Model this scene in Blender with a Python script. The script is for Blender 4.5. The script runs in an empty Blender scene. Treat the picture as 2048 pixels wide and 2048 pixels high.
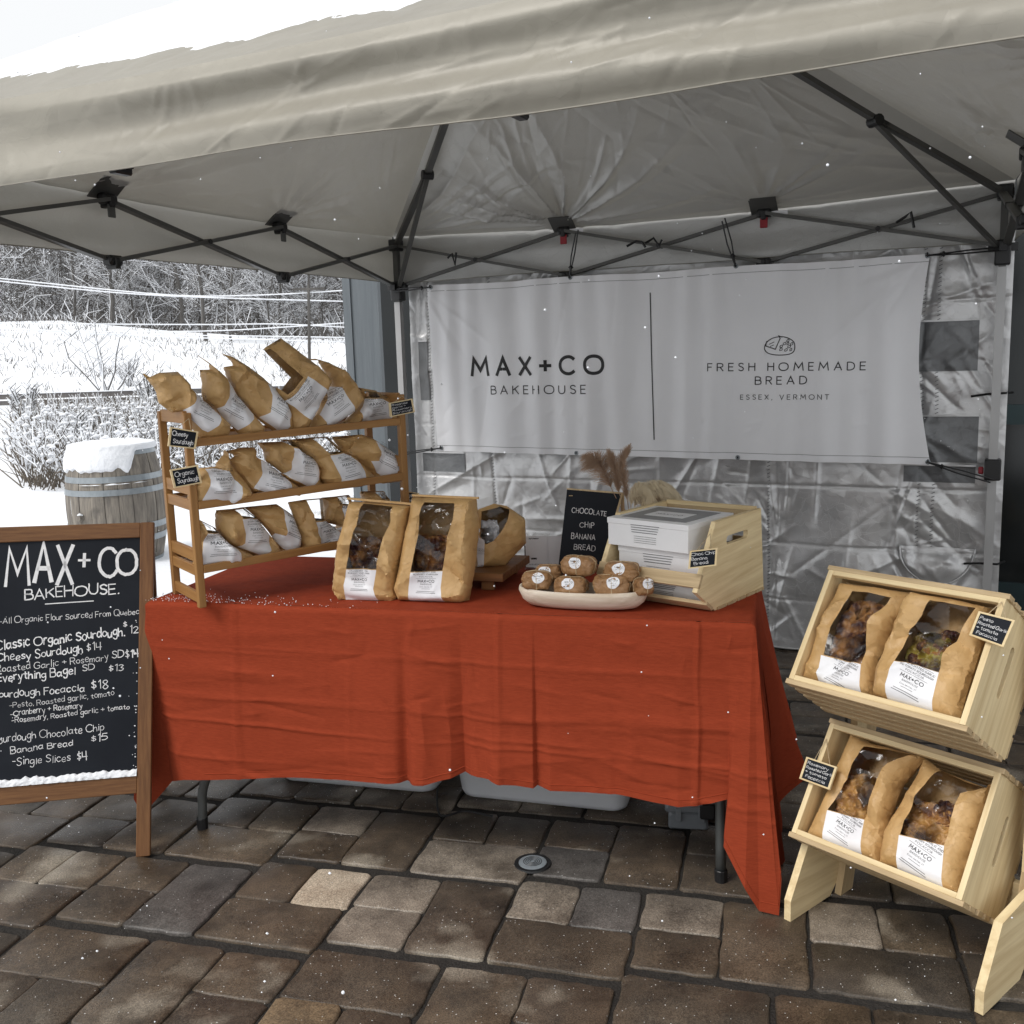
import bpy, bmesh, math, random
import numpy as np
from mathutils import Vector, Matrix, noise
from mathutils.geometry import delaunay_2d_cdt
random.seed(7); RNG = np.random.default_rng(7)
SC = bpy.context.scene
COL = SC.collection
# ------------------------------------------------------------------ camera
FOC, PITCH, ROLL, CAMH = 1971.0, 0.1584, -0.0305, 1.446
cf = np.array([0, math.cos(PITCH), -math.sin(PITCH)])
r0 = np.array([1.0, 0, 0]); u0 = np.array([0, math.sin(PITCH), math.cos(PITCH)])
cr = math.cos(ROLL)*r0 + math.sin(ROLL)*u0
cu = -math.sin(ROLL)*r0 + math.cos(ROLL)*u0
CAM = np.array([0, 0, CAMH])
cd = bpy.data.cameras.new('camera'); cam = bpy.data.objects.new('camera', cd); COL.objects.link(cam)
cd.sensor_width = 36; cd.lens = 36*FOC/2048; cd.clip_end = 600; cd.clip_start = .05
cam.matrix_world = Matrix(((cr[0], cu[0], -cf[0], 0), (cr[1], cu[1], -cf[1], 0), (cr[2], cu[2], -cf[2], CAMH), (0, 0, 0, 1)))
SC.camera = cam
# ------------------------------------------------------------------ sky, sun, exposure
w = bpy.data.worlds.new('World'); SC.world = w; w.use_nodes = True
nt = w.node_tree; nt.nodes.clear()
sky = nt.nodes.new('ShaderNodeTexSky'); sky.sky_type = 'NISHITA'; sky.sun_disc = False
SUN_EL, SUN_AZ = math.radians(48), math.radians(-125)   # azimuth measured from +Y towards +X
sky.sun_elevation = SUN_EL; sky.sun_rotation = SUN_AZ
sky.air_density = 1.0; sky.dust_density = 4.0; sky.ozone_density = 1.0
hs = nt.nodes.new('ShaderNodeHueSaturation'); hs.inputs['Saturation'].default_value = .12
mixw = nt.nodes.new('ShaderNodeMix'); mixw.data_type = 'RGBA'; mixw.inputs[0].default_value = .8
mixw.inputs[7].default_value = (8.7, 8.85, 9.0, 1)
bg = nt.nodes.new('ShaderNodeBackground'); bg.inputs[1].default_value = .076
out = nt.nodes.new('ShaderNodeOutputWorld')
nt.links.new(sky.outputs[0], hs.inputs['Color']); nt.links.new(hs.outputs[0], mixw.inputs[6])
nt.links.new(mixw.outputs[2], bg.inputs[0]); nt.links.new(bg.outputs[0], out.inputs[0])
sd = bpy.data.lights.new('sun', 'SUN'); sd.energy = 1.15; sd.angle = math.radians(25); sd.color = (1, .97, .93)
sun = bpy.data.objects.new('sun', sd); COL.objects.link(sun)
dirv = Vector((math.sin(SUN_AZ)*math.cos(SUN_EL), math.cos(SUN_AZ)*math.cos(SUN_EL), math.sin(SUN_EL)))
sun.rotation_euler = dirv.to_track_quat('Z', 'Y').to_euler(); sun.location = (-4, -4, 8)
SC.view_settings.view_transform = 'Standard'; SC.view_settings.look = 'None'
SC.view_settings.exposure = 0.72; SC.view_settings.gamma = 1; SC.view_settings.use_curve_mapping = False
# ------------------------------------------------------------------ survey helpers: a sight line from the photo meets a real plane
def ray(u, v): return cf + cr*(u-1024)/FOC - cu*(v-1024)/FOC
def atz(u, v, z): d = ray(u, v); return CAM + d*(z-CAMH)/d[2]
def atplane(u, v, P, n):
    P = np.array(P, float); n = np.array(n, float); d = ray(u, v); return CAM + d*((P-CAM) @ n)/(d @ n)
def aty(u, v, y): return atplane(u, v, (0, y, 0), (0, 1, 0))
A3 = lambda *a: np.array(a, float)
unit = lambda v: np.array(v, float)/np.linalg.norm(v)
class Frame:                       # local frame: o + x*ex + y*ey + z*ez
    def __init__(s, o, ex, ey, ez=None):
        s.o = np.array(o, float); s.ex = unit(ex); s.ey = unit(ey)
        s.ez = unit(np.cross(s.ex, s.ey)) if ez is None else unit(ez)
    def __call__(s, x, y, z=0): return s.o + s.ex*x + s.ey*y + s.ez*z
    def loc(s, u, v):              # sight line -> (x, y) on the frame's plane (ex, ey)
        p = atplane(u, v, s.o, np.cross(s.ex, s.ey)) - s.o; return np.linalg.lstsq(np.stack([s.ex, s.ey], 1), p, rcond=None)[0]
def yawframe(o, deg):              # ex horizontal at angle deg, ey up, ez towards the camera side
    a = math.radians(deg); ex = A3(math.cos(a), math.sin(a), 0); return Frame(o, ex, A3(0, 0, 1), np.cross(ex, A3(0, 0, 1)))
# ------------------------------------------------------------------ materials
def mat(name, c1, c2=None, rough=.6, metal=0., scale=8., bump=0., bscale=None, detail=4., kind='noise', stretch=None,
        rough2=None, trans=0., flecks=0., spec=.5, coords='Object', blo=.35, bhi=.65, randcol=None, bdist=.01, second=None):
    m = bpy.data.materials.new(name); m.use_nodes = True; t = m.node_tree; N = t.nodes; L = t.links
    b = N['Principled BSDF']; b.inputs['Metallic'].default_value = metal; b.inputs['Roughness'].default_value = rough
    b.inputs['Specular IOR Level'].default_value = spec
    tc = N.new('ShaderNodeTexCoord'); mp = N.new('ShaderNodeMapping'); L.new(tc.outputs[coords], mp.inputs[0])
    if stretch: mp.inputs['Scale'].default_value = stretch
    if c2 is None: c2 = tuple(x*.8 for x in c1)
    if kind == 'wave':
        nz = N.new('ShaderNodeTexWave'); nz.inputs['Scale'].default_value = scale; nz.inputs['Distortion'].default_value = 3.5
        nz.inputs['Detail'].default_value = 3; nz.inputs['Detail Scale'].default_value = 1.2; fo = nz.outputs['Fac']
    elif kind == 'voronoi':
        nz = N.new('ShaderNodeTexVoronoi'); nz.inputs['Scale'].default_value = scale; fo = nz.outputs['Distance']
    else:
        nz = N.new('ShaderNodeTexNoise'); nz.inputs['Scale'].default_value = scale; nz.inputs['Detail'].default_value = detail; nz.inputs['Roughness'].default_value = .62 if not flecks else .76; fo = nz.outputs['Fac']
    L.new(mp.outputs[0], nz.inputs['Vector'])
    rp = N.new('ShaderNodeValToRGB'); rp.color_ramp.elements[0].position = blo; rp.color_ramp.elements[1].position = bhi
    rp.color_ramp.elements[0].color = (*c1, 1); rp.color_ramp.elements[1].color = (*c2, 1); L.new(fo, rp.inputs[0])
    colo = rp.outputs[0]
    if randcol:
        oi = N.new('ShaderNodeObjectInfo'); r2 = N.new('ShaderNodeValToRGB'); r2.color_ramp.interpolation = 'LINEAR'
        els = r2.color_ramp.elements
        for i, c in enumerate(randcol):
            p = i/(len(randcol)-1)
            e = els[0] if i == 0 else (els[-1] if i == len(randcol)-1 else els.new(p))
            e.position = p; e.color = (*c, 1)
        L.new(oi.outputs['Random'], r2.inputs[0])
        mx = N.new('ShaderNodeMix'); mx.data_type = 'RGBA'; mx.blend_type = 'MULTIPLY'; mx.inputs[0].default_value = 1
        L.new(colo, mx.inputs[6]); L.new(r2.outputs[0], mx.inputs[7]); colo = mx.outputs[2]
    if second:                      # large soft stains: (scale, colour, lo, hi)
        n4 = N.new('ShaderNodeTexNoise'); n4.inputs['Scale'].default_value = second[0]; n4.inputs['Detail'].default_value = 5
        L.new(tc.outputs[coords], n4.inputs['Vector'])
        r4 = N.new('ShaderNodeMapRange'); r4.inputs[1].default_value = second[2]; r4.inputs[2].default_value = second[3]; L.new(n4.outputs['Fac'], r4.inputs[0])
        m4 = N.new('ShaderNodeMix'); m4.data_type = 'RGBA'; L.new(r4.outputs[0], m4.inputs[0]); L.new(colo, m4.inputs[6]); m4.inputs[7].default_value = (*second[1], 1); colo = m4.outputs[2]
    if flecks:
        vo = N.new('ShaderNodeTexVoronoi'); vo.inputs['Scale'].default_value = 90; L.new(tc.outputs[coords], vo.inputs['Vector'])
        wn = N.new('ShaderNodeMath'); wn.operation = 'LESS_THAN'; wn.inputs[1].default_value = flecks; L.new(vo.outputs['Distance'], wn.inputs[0])
        sp = N.new('ShaderNodeSeparateColor'); L.new(vo.outputs['Color'], sp.inputs[0])
        g = N.new('ShaderNodeMath'); g.operation = 'GREATER_THAN'; g.inputs[1].default_value = .72; L.new(sp.outputs[0], g.inputs[0])
        ml = N.new('ShaderNodeMath'); ml.operation = 'MULTIPLY'; L.new(wn.outputs[0], ml.inputs[0]); L.new(g.outputs[0], ml.inputs[1])
        m5 = N.new('ShaderNodeMix'); m5.data_type = 'RGBA'; L.new(ml.outputs[0], m5.inputs[0]); L.new(colo, m5.inputs[6]); m5.inputs[7].default_value = (.62, .62, .6, 1); colo = m5.outputs[2]
    if flecks:      # fine grit of the concrete
        ng = N.new('ShaderNodeTexNoise'); ng.inputs['Scale'].default_value = 260; ng.inputs['Detail'].default_value = 3; L.new(tc.outputs[coords], ng.inputs['Vector'])
        mg = N.new('ShaderNodeMapRange'); mg.inputs[1].default_value = .35; mg.inputs[2].default_value = .65; mg.inputs[3].default_value = .62; mg.inputs[4].default_value = 1.35; L.new(ng.outputs['Fac'], mg.inputs[0])
        vg = N.new('ShaderNodeVectorMath'); vg.operation = 'SCALE'; L.new(colo, vg.inputs[0]); L.new(mg.outputs[0], vg.inputs[3]); colo = vg.outputs[0]
    L.new(colo, b.inputs['Base Color'])
    if rough2 is not None:
        n3 = N.new('ShaderNodeTexNoise'); n3.inputs['Scale'].default_value = scale*.7; L.new(tc.outputs[coords], n3.inputs['Vector'])
        r3 = N.new('ShaderNodeMapRange'); r3.inputs[1].default_value = .4; r3.inputs[2].default_value = .62
        r3.inputs[3].default_value = rough; r3.inputs[4].default_value = rough2; L.new(n3.outputs['Fac'], r3.inputs[0]); L.new(r3.outputs[0], b.inputs['Roughness'])
    if bump:
        nb = N.new('ShaderNodeTexNoise'); nb.inputs['Scale'].default_value = bscale or scale*4; nb.inputs['Detail'].default_value = 6; L.new(mp.outputs[0], nb.inputs['Vector'])
        bp = N.new('ShaderNodeBump'); bp.inputs['Strength'].default_value = bump; bp.inputs['Distance'].default_value = bdist
        L.new(nb.outputs['Fac'], bp.inputs['Height']); L.new(bp.outputs[0], b.inputs['Normal'])
    if trans:
        tr = N.new('ShaderNodeBsdfTranslucent'); L.new(colo, tr.inputs[0]); ms = N.new('ShaderNodeMixShader'); ms.inputs[0].default_value = trans
        L.new(b.outputs[0], ms.inputs[1]); L.new(tr.outputs[0], ms.inputs[2]); L.new(ms.outputs[0], N['Material Output'].inputs[0])
    return m
def creased(name, c1, c2, rough, metal, scale, strength, dist=.01, trans=0., fine=6.):   # crumpled sheet: voronoi ridges warped by noise
    m = mat(name, c1, c2, rough=rough, metal=metal, scale=scale*.8, trans=trans); t = m.node_tree; N = t.nodes; L = t.links; b = N['Principled BSDF']
    tc = [n for n in N if n.type == 'TEX_COORD'][0]
    n1 = N.new('ShaderNodeTexNoise'); n1.inputs['Scale'].default_value = scale; n1.inputs['Detail'].default_value = 3; L.new(tc.outputs['Object'], n1.inputs['Vector'])
    va = N.new('ShaderNodeVectorMath'); va.operation = 'SCALE'; va.inputs[3].default_value = .8/scale; L.new(n1.outputs['Color'], va.inputs[0])
    vb = N.new('ShaderNodeVectorMath'); L.new(tc.outputs['Object'], vb.inputs[0]); L.new(va.outputs[0], vb.inputs[1])
    acc = None
    for k, wgt in ((1., .9), (2.1, .5), (fine, .16)):       # each cell is a tilted flat facet, so the sheet breaks along straight folds
        sc = N.new('ShaderNodeVectorMath'); sc.operation = 'SCALE'; sc.inputs[3].default_value = scale*k; L.new(vb.outputs[0], sc.inputs[0])
        vo = N.new('ShaderNodeTexVoronoi'); vo.feature = 'F1'; vo.inputs['Scale'].default_value = 1; L.new(sc.outputs[0], vo.inputs['Vector'])
        sb = N.new('ShaderNodeVectorMath'); sb.operation = 'SUBTRACT'; L.new(sc.outputs[0], sb.inputs[0]); L.new(vo.outputs['Position'], sb.inputs[1])
        cc = N.new('ShaderNodeVectorMath'); cc.operation = 'SUBTRACT'; L.new(vo.outputs['Color'], cc.inputs[0]); cc.inputs[1].default_value = (.5, .5, .5)
        dt = N.new('ShaderNodeVectorMath'); dt.operation = 'DOT_PRODUCT'; L.new(sb.outputs[0], dt.inputs[0]); L.new(cc.outputs[0], dt.inputs[1])
        mu = N.new('ShaderNodeMath'); mu.operation = 'MULTIPLY'; mu.inputs[1].default_value = wgt; L.new(dt.outputs['Value'], mu.inputs[0])
        if acc is None: acc = mu.outputs[0]
        else:
            ad = N.new('ShaderNodeMath'); L.new(acc, ad.inputs[0]); L.new(mu.outputs[0], ad.inputs[1]); acc = ad.outputs[0]
    bp = N.new('ShaderNodeBump'); bp.inputs['Strength'].default_value = strength; bp.inputs['Distance'].default_value = dist
    L.new(acc, bp.inputs['Height']); L.new(bp.outputs[0], b.inputs['Normal'])
    return m
def filmmat(name, tint=(1, 1, 1), gl=.16):
    m = bpy.data.materials.new(name); m.use_nodes = True; t = m.node_tree; N = t.nodes; L = t.links; N.remove(N['Principled BSDF'])
    a = N.new('ShaderNodeBsdfTransparent'); a.inputs[0].default_value = (*tint, 1); g = N.new('ShaderNodeBsdfGlossy'); g.inputs['Roughness'].default_value = .12
    tc = N.new('ShaderNodeTexCoord'); sc = N.new('ShaderNodeVectorMath'); sc.operation = 'SCALE'; sc.inputs[3].default_value = 21; L.new(tc.outputs['Object'], sc.inputs[0]); vo = N.new('ShaderNodeTexVoronoi'); vo.inputs['Scale'].default_value = 1; L.new(sc.outputs[0], vo.inputs['Vector'])
    sb = N.new('ShaderNodeVectorMath'); sb.operation = 'SUBTRACT'; L.new(sc.outputs[0], sb.inputs[0]); L.new(vo.outputs['Position'], sb.inputs[1]); cc = N.new('ShaderNodeVectorMath'); cc.operation = 'SUBTRACT'; L.new(vo.outputs['Color'], cc.inputs[0]); cc.inputs[1].default_value = (.5, .5, .5)
    n1 = N.new('ShaderNodeVectorMath'); n1.operation = 'DOT_PRODUCT'; L.new(sb.outputs[0], n1.inputs[0]); L.new(cc.outputs[0], n1.inputs[1])
    bp = N.new('ShaderNodeBump'); bp.inputs['Strength'].default_value = 1; bp.inputs['Distance'].default_value = .07; L.new(n1.outputs['Value'], bp.inputs['Height']); L.new(bp.outputs[0], g.inputs['Normal'])
    lw = N.new('ShaderNodeLayerWeight'); lw.inputs[0].default_value = gl; L.new(bp.outputs[0], lw.inputs['Normal'])
    ms = N.new('ShaderNodeMixShader'); L.new(lw.outputs['Fresnel'], ms.inputs[0]); L.new(a.outputs[0], ms.inputs[1]); L.new(g.outputs[0], ms.inputs[2])
    L.new(ms.outputs[0], N['Material Output'].inputs[0]); return m
WOODS = set()
def woodmat(name, c1, c2, scale=14, stretch=None, rough=.55, bump=.25):      # grain runs along each piece (attribute 'grain')
    m = mat(name, c1, c2, rough=rough, scale=scale*5, detail=6, blo=.36, bhi=.66, bump=bump, bscale=scale*7, bdist=.0015, spec=.3)
    N = m.node_tree.nodes; at = N.new('ShaderNodeAttribute'); at.attribute_name = 'grain'; mp = [n for n in N if n.type == 'MAPPING'][0]
    m.node_tree.links.new(at.outputs['Vector'], mp.inputs[0]); WOODS.add(name); return m
M = {}
M['kraft'] = creased('kraft_paper', (.58, .365, .155), (.50, .305, .122), .50, 0, 11, .7, .026, fine=6)
M['kraft_dark'] = creased('parcel_paper', (.33, .18, .075), (.28, .145, .06), .5, 0, 28, .7, .022)
M['label'] = mat('label_paper', (.80, .80, .82), (.76, .76, .79), rough=.55, bump=.05)
M['ink'] = mat('black_ink', (.02, .02, .022), rough=.6)
M['greyink'] = mat('grey_ink', (.10, .10, .11), rough=.6)
M['film'] = filmmat('clear_film', gl=.34)
M['bread'] = mat('baked_crust', (.42, .2, .06), (.055, .018, .02), rough=.45, scale=26, detail=6, bump=.6, blo=.38, bhi=.58, bdist=.004)
M['bread_gold'] = mat('golden_crust', (.58, .32, .10), (.17, .06, .02), rough=.45, scale=24, detail=6, bump=.6, blo=.4, bhi=.66, bdist=.004)
M['bread_pesto'] = mat('pesto_crust', (.42, .33, .05), (.10, .045, .02), rough=.4, scale=24, detail=6, bump=.6, blo=.4, bhi=.6, bdist=.004)
M['slate'] = mat('chalkboard_black', (.009, .011, .016), (.013, .016, .022), rough=.6, spec=.18, scale=5, second=(2.2, (.022, .025, .031), .55, .85))
M['chalk'] = mat('white_chalk', (.84, .84, .84), (.7, .7, .72), rough=.9, scale=60)
M['bamboo'] = woodmat('bamboo_wood', (.36, .19, .065), (.27, .13, .04), scale=10, stretch=(1, 1, 3))
M['pine'] = woodmat('pale_pine', (.82, .67, .405), (.64, .485, .265), scale=9, stretch=(1.2, 1.2, 6))
M['pine_shaded'] = woodmat('shade_toned_pine', (.58, .44, .26), (.42, .305, .17), scale=16, stretch=(2, 2, 6))  # pine darkened for the slats: shade of their undersides put into the colour
M['brownwood'] = woodmat('stained_brown_frame', (.20, .095, .038), (.13, .058, .024), scale=30, stretch=(1, 1, 1))
M['acacia'] = woodmat('dark_serving_wood', (.24, .11, .04), (.15, .065, .026), scale=18, stretch=(1, 1, 4))
M['tray'] = woodmat('whitewashed_wood', (.74, .65, .54), (.55, .45, .34), scale=13, rough=.75)
M['silver'] = creased('silver_polyester', (.62, .62, .62), (.54, .54, .545), .36, .55, 5, .5, .034, fine=5)
M['silverdark'] = creased('grey_window_flap', (.20, .205, .21), (.15, .155, .16), .42, .4, 6, .5, .03)
def coated(name, flip):             # beige outside, silver coated inside
    m = creased(name, (.365, .342, .287), (.33, .308, .26), .45, .10, 5, .5, .020, trans=.20); N = m.node_tree.nodes; L = m.node_tree.links; b = N['Principled BSDF']
    src = b.inputs['Base Color'].links[0].from_socket; g = N.new('ShaderNodeNewGeometry'); mx = N.new('ShaderNodeMix'); mx.data_type = 'RGBA'; L.new(g.outputs['Backfacing'], mx.inputs[0])
    mx.inputs[6 if flip else 7].default_value = (.56, .56, .545, 1); L.new(src, mx.inputs[7 if flip else 6]); L.new(mx.outputs[2], b.inputs['Base Color'])
    m2 = N.new('ShaderNodeMapRange'); L.new(g.outputs['Backfacing'], m2.inputs[0]); m2.inputs[3].default_value = .35 if flip else .05; m2.inputs[4].default_value = .05 if flip else .35; L.new(m2.outputs[0], b.inputs['Metallic'])
    return m
M['canopy'] = coated('tent_valance_fabric', False); M['canopy_roof'] = coated('tent_roof_fabric', True)
M['snow'] = mat('snow', (.86, .88, .91), (.8, .82, .86), rough=.85, scale=6, bump=.5, bscale=25, bdist=.02)
M['steel'] = mat('grey_frame_steel', (.105, .105, .10), (.085, .085, .08), rough=.45, metal=.3, scale=6)
M['steel_lt'] = mat('white_frame_steel', (.42, .42, .42), (.38, .38, .38), rough=.4, metal=.2, scale=6)
M['blackpl'] = mat('black_plastic', (.012, .012, .013), rough=.45)
M['red'] = mat('red_plastic', (.30, .01, .02), rough=.45)
M['banner'] = mat('white_vinyl', (.82, .825, .85), (.79, .795, .82), rough=.34, scale=3, bump=.06, bscale=50, bdist=.002)
M['cloth'] = mat('rust_red_linen', (.305, .050, .020), (.255, .040, .016), rough=.9, scale=40, stretch=(1, 1, 7), bump=.5, bscale=260, detail=6, bdist=.002, spec=.12)
M['legsteel'] = mat('table_leg_grey', (.16, .17, .17), rough=.35, metal=.6)
M['bin'] = mat('milky_plastic', (.80, .82, .85), (.76, .78, .81), rough=.4, trans=.2)
M['clearbin'] = mat('clear_plastic', (.30, .32, .345), (.26, .28, .30), rough=.22, trans=.35)
M['joint'] = mat('dark_joint_sand', (.014, .012, .010), (.028, .024, .02), rough=.9, scale=60, bump=.8, bscale=160)
PR = [(.92, .80, .70), (.66, .61, .58), (.95, .85, .72), (.62, .61, .61), (.85, .72, .60), (.74, .72, .70), (1.05, .93, .80), (.78, .68, .59)]
M['paver'] = mat('wet_concrete_paver', (.150, .124, .096), (.042, .035, .028), rough=.24, rough2=.66, scale=6.5, detail=14, bump=.55, bscale=420, bdist=.003, blo=.34, bhi=.66, flecks=.13, randcol=PR, second=(3.1, (.30, .26, .205), .57, .70))
M['paver_pale'] = mat('dry_pale_paver', (.56, .475, .365), (.33, .26, .19), rough=.8, scale=9, detail=7, bump=.5, bscale=110, bdist=.004, flecks=.11)
M['paver_tan'] = mat('tan_paver', (.22, .155, .09), (.10, .07, .042), rough=.6, scale=9, detail=7, bump=.5, bscale=110, bdist=.004, flecks=.11)
M['paver_grey'] = mat('grey_paver', (.13, .118, .108), (.05, .044, .040), rough=.5, scale=6, detail=7, bump=.5, bscale=110, bdist=.004, flecks=.11)
M['paver_light'] = mat('light_brown_paver', (.29, .245, .195), (.09, .072, .056), rough=.45, scale=6, detail=7, bump=.5, bscale=110, bdist=.004, flecks=.11)
M['pillar'] = mat('blue_grey_boards', (.155, .175, .19), (.13, .15, .165), rough=.6, scale=30, stretch=(1, 1, .05), bump=.2)
M['darkglass'] = mat('dark_shop_glass', (.004, .006, .007), (.007, .010, .011), rough=.12, scale=2)
M['darkframe'] = mat('dark_door_frame', (.012, .03, .034), rough=.4)
M['bark'] = mat('grey_bark', (.12, .113, .105), (.07, .066, .062), rough=.9, scale=7, stretch=(1, 1, .3))
M['twig'] = mat('twigs', (.125, .115, .105), (.075, .068, .062), rough=.9, scale=2)
M['weed'] = mat('dry_weeds', (.16, .135, .105), (.085, .07, .055), rough=.9, scale=2)  # colour lightened to stand in for the haze of falling snow
M['stave'] = mat('weathered_oak', (.27, .24, .20), (.13, .115, .10), rough=.8, scale=9, stretch=(3, 3, .4), bump=.4, bscale=40, second=(3.0, (.06, .055, .05), .58, .7))
M['hoop'] = mat('galvanised_hoop', (.34, .37, .39), (.26, .29, .31), rough=.42, metal=.7, scale=12)
M['pampas_w'] = mat('cream_pampas', (.74, .64, .46), (.62, .52, .36), rough=.9)
M['pampas_b'] = mat('brown_pampas', (.46, .32, .22), (.36, .24, .16), rough=.9)
M['whitebox'] = mat('white_cardboard', (.80, .80, .81), (.77, .77, .78), rough=.5)
M['greyprint'] = mat('dark_printed_panel', (.24, .245, .25), (.19, .195, .20), rough=.4)
M['rail'] = mat('weathered_guardrail', (.16, .15, .14), (.11, .10, .10), rough=.6, metal=.3)
M['string'] = mat('twine', (.55, .42, .26), rough=.9)
M['drain'] = mat('drain_cover_grey', (.23, .26, .28), (.18, .2, .22), rough=.45, scale=30)
M['logo'] = mat('faint_print', (.75, .76, .78), rough=.5)
# ------------------------------------------------------------------ object helpers
def link(name, me, parent=None):
    o = bpy.data.objects.new(name, me); COL.objects.link(o)
    if parent is not None:
        o.parent = parent; o.matrix_parent_inverse = WM[parent.name].inverted()
    WM[o.name] = Matrix.Identity(4)
    return o
WM = {}
def thing(name, label, cat, loc, group=None, kind=None):
    o = bpy.data.objects.new(name, None); COL.objects.link(o); o.location = tuple(loc); o.empty_display_size = .05
    WM[o.name] = Matrix.Translation(Vector(tuple(loc))); props(o, label, cat, group, kind); return o
def props(o, label=None, cat=None, group=None, kind=None):
    for k, v in (('label', label), ('category', cat), ('group', group), ('kind', kind)):
        if v: o[k] = v
    return o
class MB:
    def __init__(s): s.v = []; s.f = []
    def add(s, vs, fs):
        n = len(s.v); s.v += [tuple(map(float, q)) for q in vs]; s.f += [tuple(i+n for i in f) for f in fs]; return s
    def box(s, F, x0, x1, y0, y1, z0, z1, bev=0.0):
        if bev <= 0:
            P = [F(x, y, z) for z in (z0, z1) for y in (y0, y1) for x in (x0, x1)]
            return s.add(P, [(0, 2, 3, 1), (4, 5, 7, 6), (0, 1, 5, 4), (2, 6, 7, 3), (0, 4, 6, 2), (1, 3, 7, 5)])
        b = min(bev, (x1-x0)/3, (y1-y0)/3, (z1-z0)/3)
        rings = []
        for z, e in ((z0, b), (z0+b, 0), (z1-b, 0), (z1, b)):
            X0, X1, Y0, Y1 = x0+e, x1-e, y0+e, y1-e
            rings.append([F(X0+b, Y0, z), F(X1-b, Y0, z), F(X1, Y0+b, z), F(X1, Y1-b, z), F(X1-b, Y1, z), F(X0+b, Y1, z), F(X0, Y1-b, z), F(X0, Y0+b, z)])
        V = [p for r in rings for p in r]; fs = []
        for k in range(3):
            for i in range(8): j = (i+1) % 8; fs.append((k*8+i, k*8+j, k*8+8+j, k*8+8+i))
        fs.append(tuple(range(7, -1, -1))); fs.append(tuple(range(24, 32)))
        return s.add(V, fs)
    def beam(s, p, q, w, h, up=(0, 0, 1)):     # rectangular bar p->q
        p, q = np.array(p, float), np.array(q, float); d = unit(q-p); side = np.cross(d, up)
        side = unit(side) if np.linalg.norm(side) > 1e-6 else A3(1, 0, 0); u2 = np.cross(side, d)
        P = [a+side*sx*w/2+u2*sy*h/2 for a in (p, q) for sx, sy in ((-1, -1), (1, -1), (1, 1), (-1, 1))]
        return s.add(P, [(0, 1, 2, 3), (7, 6, 5, 4), (0, 4, 5, 1), (1, 5, 6, 2), (2, 6, 7, 3), (3, 7, 4, 0)])
    def tube(s, pts, r, n=6, cap=True):
        pts = [np.array(p, float) for p in pts]; R = r if hasattr(r, '__len__') else [r]*len(pts); V = []; fs = []
        d0 = unit(pts[1]-pts[0]); a = np.cross(d0, (0, 0, 1)); a = unit(a) if np.linalg.norm(a) > 1e-3 else A3(1, 0, 0)
        for i, p in enumerate(pts):
            d = unit(pts[min(i+1, len(pts)-1)]-pts[max(i-1, 0)]+1e-12); a = a-d*(a @ d); a = unit(a); b = np.cross(d, a)
            for k in range(n): t = 2*math.pi*k/n; V.append(p+(a*math.cos(t)+b*math.sin(t))*R[i])
        for i in range(len(pts)-1):
            for k in range(n): j = (k+1) % n; fs.append((i*n+k, i*n+j, i*n+n+j, i*n+n+k))
        if cap: fs.append(tuple(range(n-1, -1, -1))); fs.append(tuple((len(pts)-1)*n+k for k in range(n)))
        return s.add(V, fs)
    def lathe(s, F, prof, n=24, a0=0, a1=2*math.pi):
        V = []; fs = []
        for (r, y) in prof:
            for k in range(n): t = a0+(a1-a0)*k/n; V.append(F(r*math.cos(t), y, r*math.sin(t)))
        for i in range(len(prof)-1):
            for k in range(n): j = (k+1) % n; fs.append((i*n+k, i*n+j, i*n+n+j, i*n+n+k))
        return s.add(V, fs)
    def prism(s, F, poly, z0, z1):
        n = len(poly); V = [F(x, y, z0) for x, y in poly]+[F(x, y, z1) for x, y in poly]
        return s.add(V, [tuple(range(n-1, -1, -1)), tuple(range(n, 2*n))]+[(i, (i+1) % n, n+(i+1) % n, n+i) for i in range(n)])
    def grid(s, fn, nu, nv):
        V = [fn(i/nu, j/nv) for j in range(nv+1) for i in range(nu+1)]
        return s.add(V, [(j*(nu+1)+i, j*(nu+1)+i+1, (j+1)*(nu+1)+i+1, (j+1)*(nu+1)+i) for j in range(nv) for i in range(nu)])
    def mesh(s, name, m):
        me = bpy.data.meshes.new(name); me.from_pydata(s.v, [], s.f); me.update()
        if m is not None: me.materials.append(M[m] if isinstance(m, str) else m)
        if m is not None and me.materials[0].name in WOODS and len(s.v) > 3:
            co = np.array(s.v); c = co-co.mean(0); e, U_ = np.linalg.eigh(c.T @ c); g = c @ U_; g[:, 2] *= .07; g += RNG.uniform(-9, 9, 3)
            at = me.attributes.new('grain', 'FLOAT_VECTOR', 'POINT'); at.data.foreach_set('vector', g.astype(np.float32).ravel())
        return me
    def build(s, name, m, parent=None, smooth=False, label=None, fixn=True):
        me = s.mesh(name, m)
        if fixn and len(me.polygons) < 60000:
            b = bmesh.new(); b.from_mesh(me); bmesh.ops.recalc_face_normals(b, faces=b.faces); b.to_mesh(me); b.free()
        if smooth: me.shade_smooth()
        o = link(name, me, parent)
        if label: o['label'] = label
        return o
def solo(o, label, cat, group=None, kind=None, origin=None):   # one-mesh thing: put its origin at its base
    me = o.data; co = np.empty(len(me.vertices)*3); me.vertices.foreach_get('co', co); co = co.reshape(-1, 3)
    c = np.array([co[:, 0].mean(), co[:, 1].mean(), co[:, 2].min()]) if origin is None else np.array(origin, float)
    me.vertices.foreach_set('co', (co-c).ravel()); me.update(); o.location = tuple(c); WM[o.name] = Matrix.Translation(Vector(tuple(c)))
    return props(o, label, cat, group, kind)
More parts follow.
